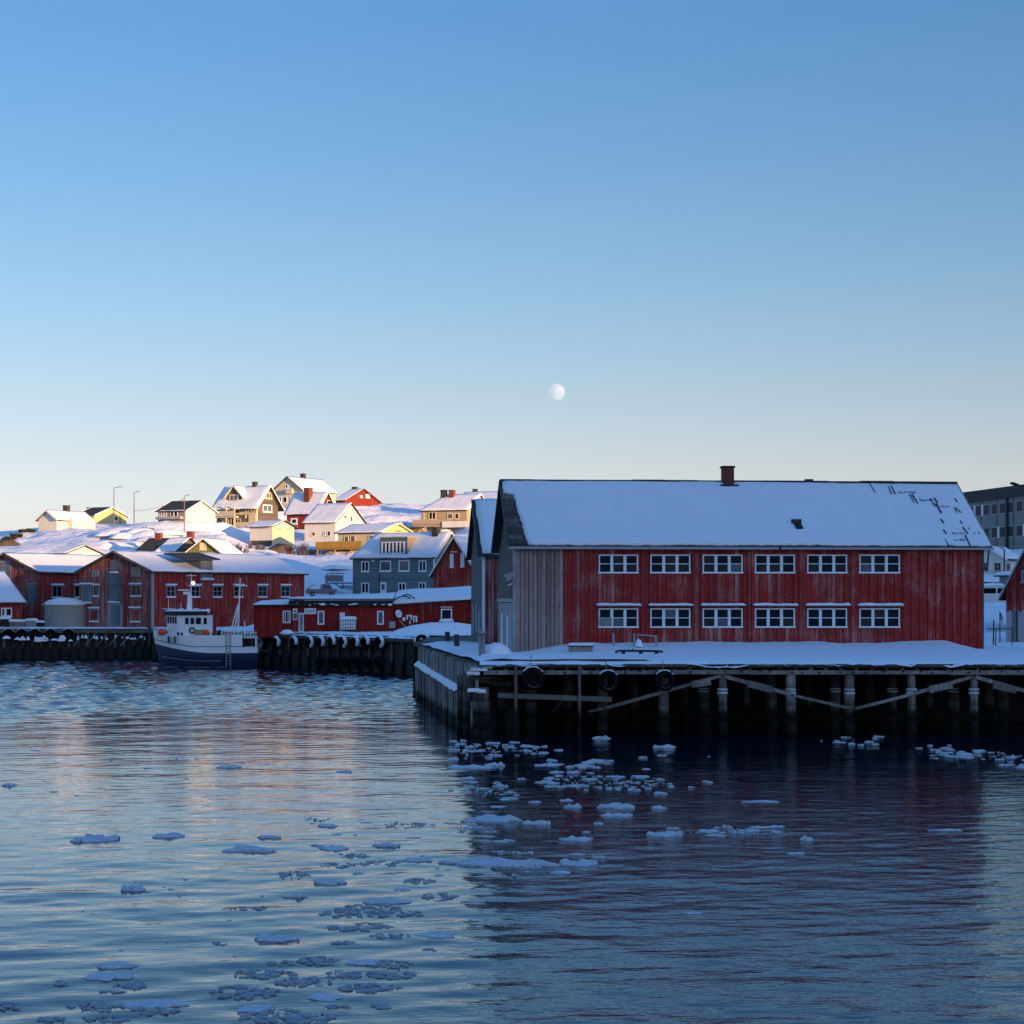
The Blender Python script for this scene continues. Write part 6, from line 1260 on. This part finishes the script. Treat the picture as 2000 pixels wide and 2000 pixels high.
field(34, 1050, 1305, 1508, 1550, 8, 30, .30, 'small white ice floe in the dense cluster in front of the pier', 'dense ice cluster in front of the pier', lambda u, v: abs(v-.25-.45*u) < .42)
field(30, 880, 1100, 1446, 1484, 8, 26, .30, 'small white ice floe in the scatter below the corner of the pier', 'ice scatter below the pier corner', lambda u, v: v < 1.2-u*.6)
field(16, 1055, 1200, 1486, 1500, 12, 34, .34, 'white ice floe in the line drifting just off the pier', 'line of floes off the pier')
field(15, 1310, 1520, 1616, 1632, 12, 38, .26, 'white ice floe in the long string stretching right across the reflection', 'ice string across the reflection')
field(34, 1795, 2020, 1452, 1500, 8, 30, .32, 'small white ice floe in the slanting line at the right edge under the pier', 'slanting ice line at the right', lambda u, v: abs(v-.12-.75*u) < .22)
field(9, 1600, 1730, 1438, 1458, 6, 22, .26, 'little white ice piece on the black water between the pier piles', 'ice bits between the piles')
field(16, 860, 1180, 1560, 1720, 10, 36, .26, 'small flat white floe scattered in the left part of the dark reflection', 'floes in the left part of the reflection')
field(12, 1180, 1420, 1465, 1560, 6, 16, .22, 'tiny white ice bit on the dark water right of the dense cluster', 'tiny bits right of the dense cluster')
field(12, 880, 1050, 1520, 1560, 10, 30, .28, 'flat white floe along the left edge of the reflection near the pier', 'floes along the edge of the reflection')
field(20, 600, 880, 1600, 1760, 9, 30, .12, 'small dark flat floe in the drifting field left of the reflection', 'dark floes left of the reflection')
field(18, 60, 560, 1460, 1560, 5, 16, .12, 'tiny dark ice bit in the far pale water', 'tiny bits in the far pale water')
field(14, 130, 560, 1680, 1900, 5, 14, .10, 'tiny dark ice bit in the open water at lower left', 'tiny bits in the lower left water')
# slush: broken brash nobody could count
def slush(patches, name, label_mat='slush'):
    m = MB()
    for (px, py, w, hh, dens) in patches:
        for _ in range(int(dens*1.7)):
            a = random.uniform(0, 6.283); r = math.sqrt(random.random()); qx = px+math.cos(a)*r*w/2; qy = py+math.sin(a)*r*hh/2
            if nz(qx*.05, qy*.16, 3.0)+.5*nz(qx*.16, qy*.5, 8.0)+.3*nz(qx*.5, qy*1.3, 2.0) < .0: continue
            Y = FPX*HC/(qy-HZ); X = (qx-1000)*Y/FPX; s = (.018+.085*random.random()**2.2)*(Y/40.0)**.3; n = 7; ph = random.uniform(0, 6)
            w0 = wz(X, Y); z = w0+random.uniform(.006, .028); el = random.uniform(.4, 1.0)
            ps = [(X+math.cos(ph+6.283*i/n)*s*random.uniform(.7, 1.2), Y+math.sin(ph+6.283*i/n)*s*el*random.uniform(.7, 1.2)) for i in range(n)]
            t = [(x, y, z+random.uniform(-.004, .01)) for x, y in ps]; b2 = [(X+(x-X)*1.1, Y+(y-Y)*1.1, w0-.04) for x, y in ps]
            m.add(t+b2, [tuple(range(n))]+[(i, n+i, n+(i+1) % n, (i+1) % n) for i in range(n)])
    return kind(m.build(name, label_mat), 'stuff')
slush([(192, 1967, 110, 22, 110), (528, 1984, 130, 34, 210), (600, 1990, 120, 24, 140), (738, 1687, 80, 12, 60), (660, 1690, 70, 10, 50), (575, 1710, 60, 16, 50), (690, 1672, 90, 8, 50), (820, 1722, 60, 12, 50),
       (720, 1775, 130, 16, 120), (700, 1784, 150, 14, 110), (790, 1786, 80, 12, 70), (703, 1813, 125, 14, 110), (760, 1830, 80, 10, 50), (624, 1876, 90, 18, 100), (549, 1881, 45, 12, 40), (515, 1902, 130, 20, 150),
       (670, 1904, 70, 16, 80), (766, 1903, 100, 16, 100), (478, 1939, 135, 24, 190), (592, 1919, 110, 18, 130), (723, 1930, 120, 20, 160), (760, 1884, 90, 14, 80), (658, 1967, 36, 8, 20), (746, 1966, 42, 10, 26),
       (846, 1855, 42, 6, 20), (670, 1843, 42, 7, 20), (260, 1925, 80, 12, 60), (220, 1937, 50, 8, 24), (130, 1921, 38, 12, 18), (105, 1993, 70, 10, 40), (14, 1965, 50, 14, 40), (480, 1776, 90, 8, 30), (200, 1990, 90, 12, 50),
       (620, 1600, 60, 8, 16), (790, 1612, 90, 14, 70), (860, 1752, 70, 16, 60), (920, 1620, 90, 18, 60), (560, 1838, 50, 8, 20), (430, 1843, 40, 6, 14), (300, 1975, 90, 14, 60)], 'slush')
slush([(1180, 1528, 240, 26, 130), (960, 1465, 180, 26, 90), (940, 1545, 130, 20, 70), (1900, 1476, 200, 16, 60), (1410, 1624, 200, 8, 50), (990, 1666, 120, 8, 50), (965, 1694, 200, 10, 70), (1640, 1447, 80, 6, 20)], 'brash_ice', 'ice')
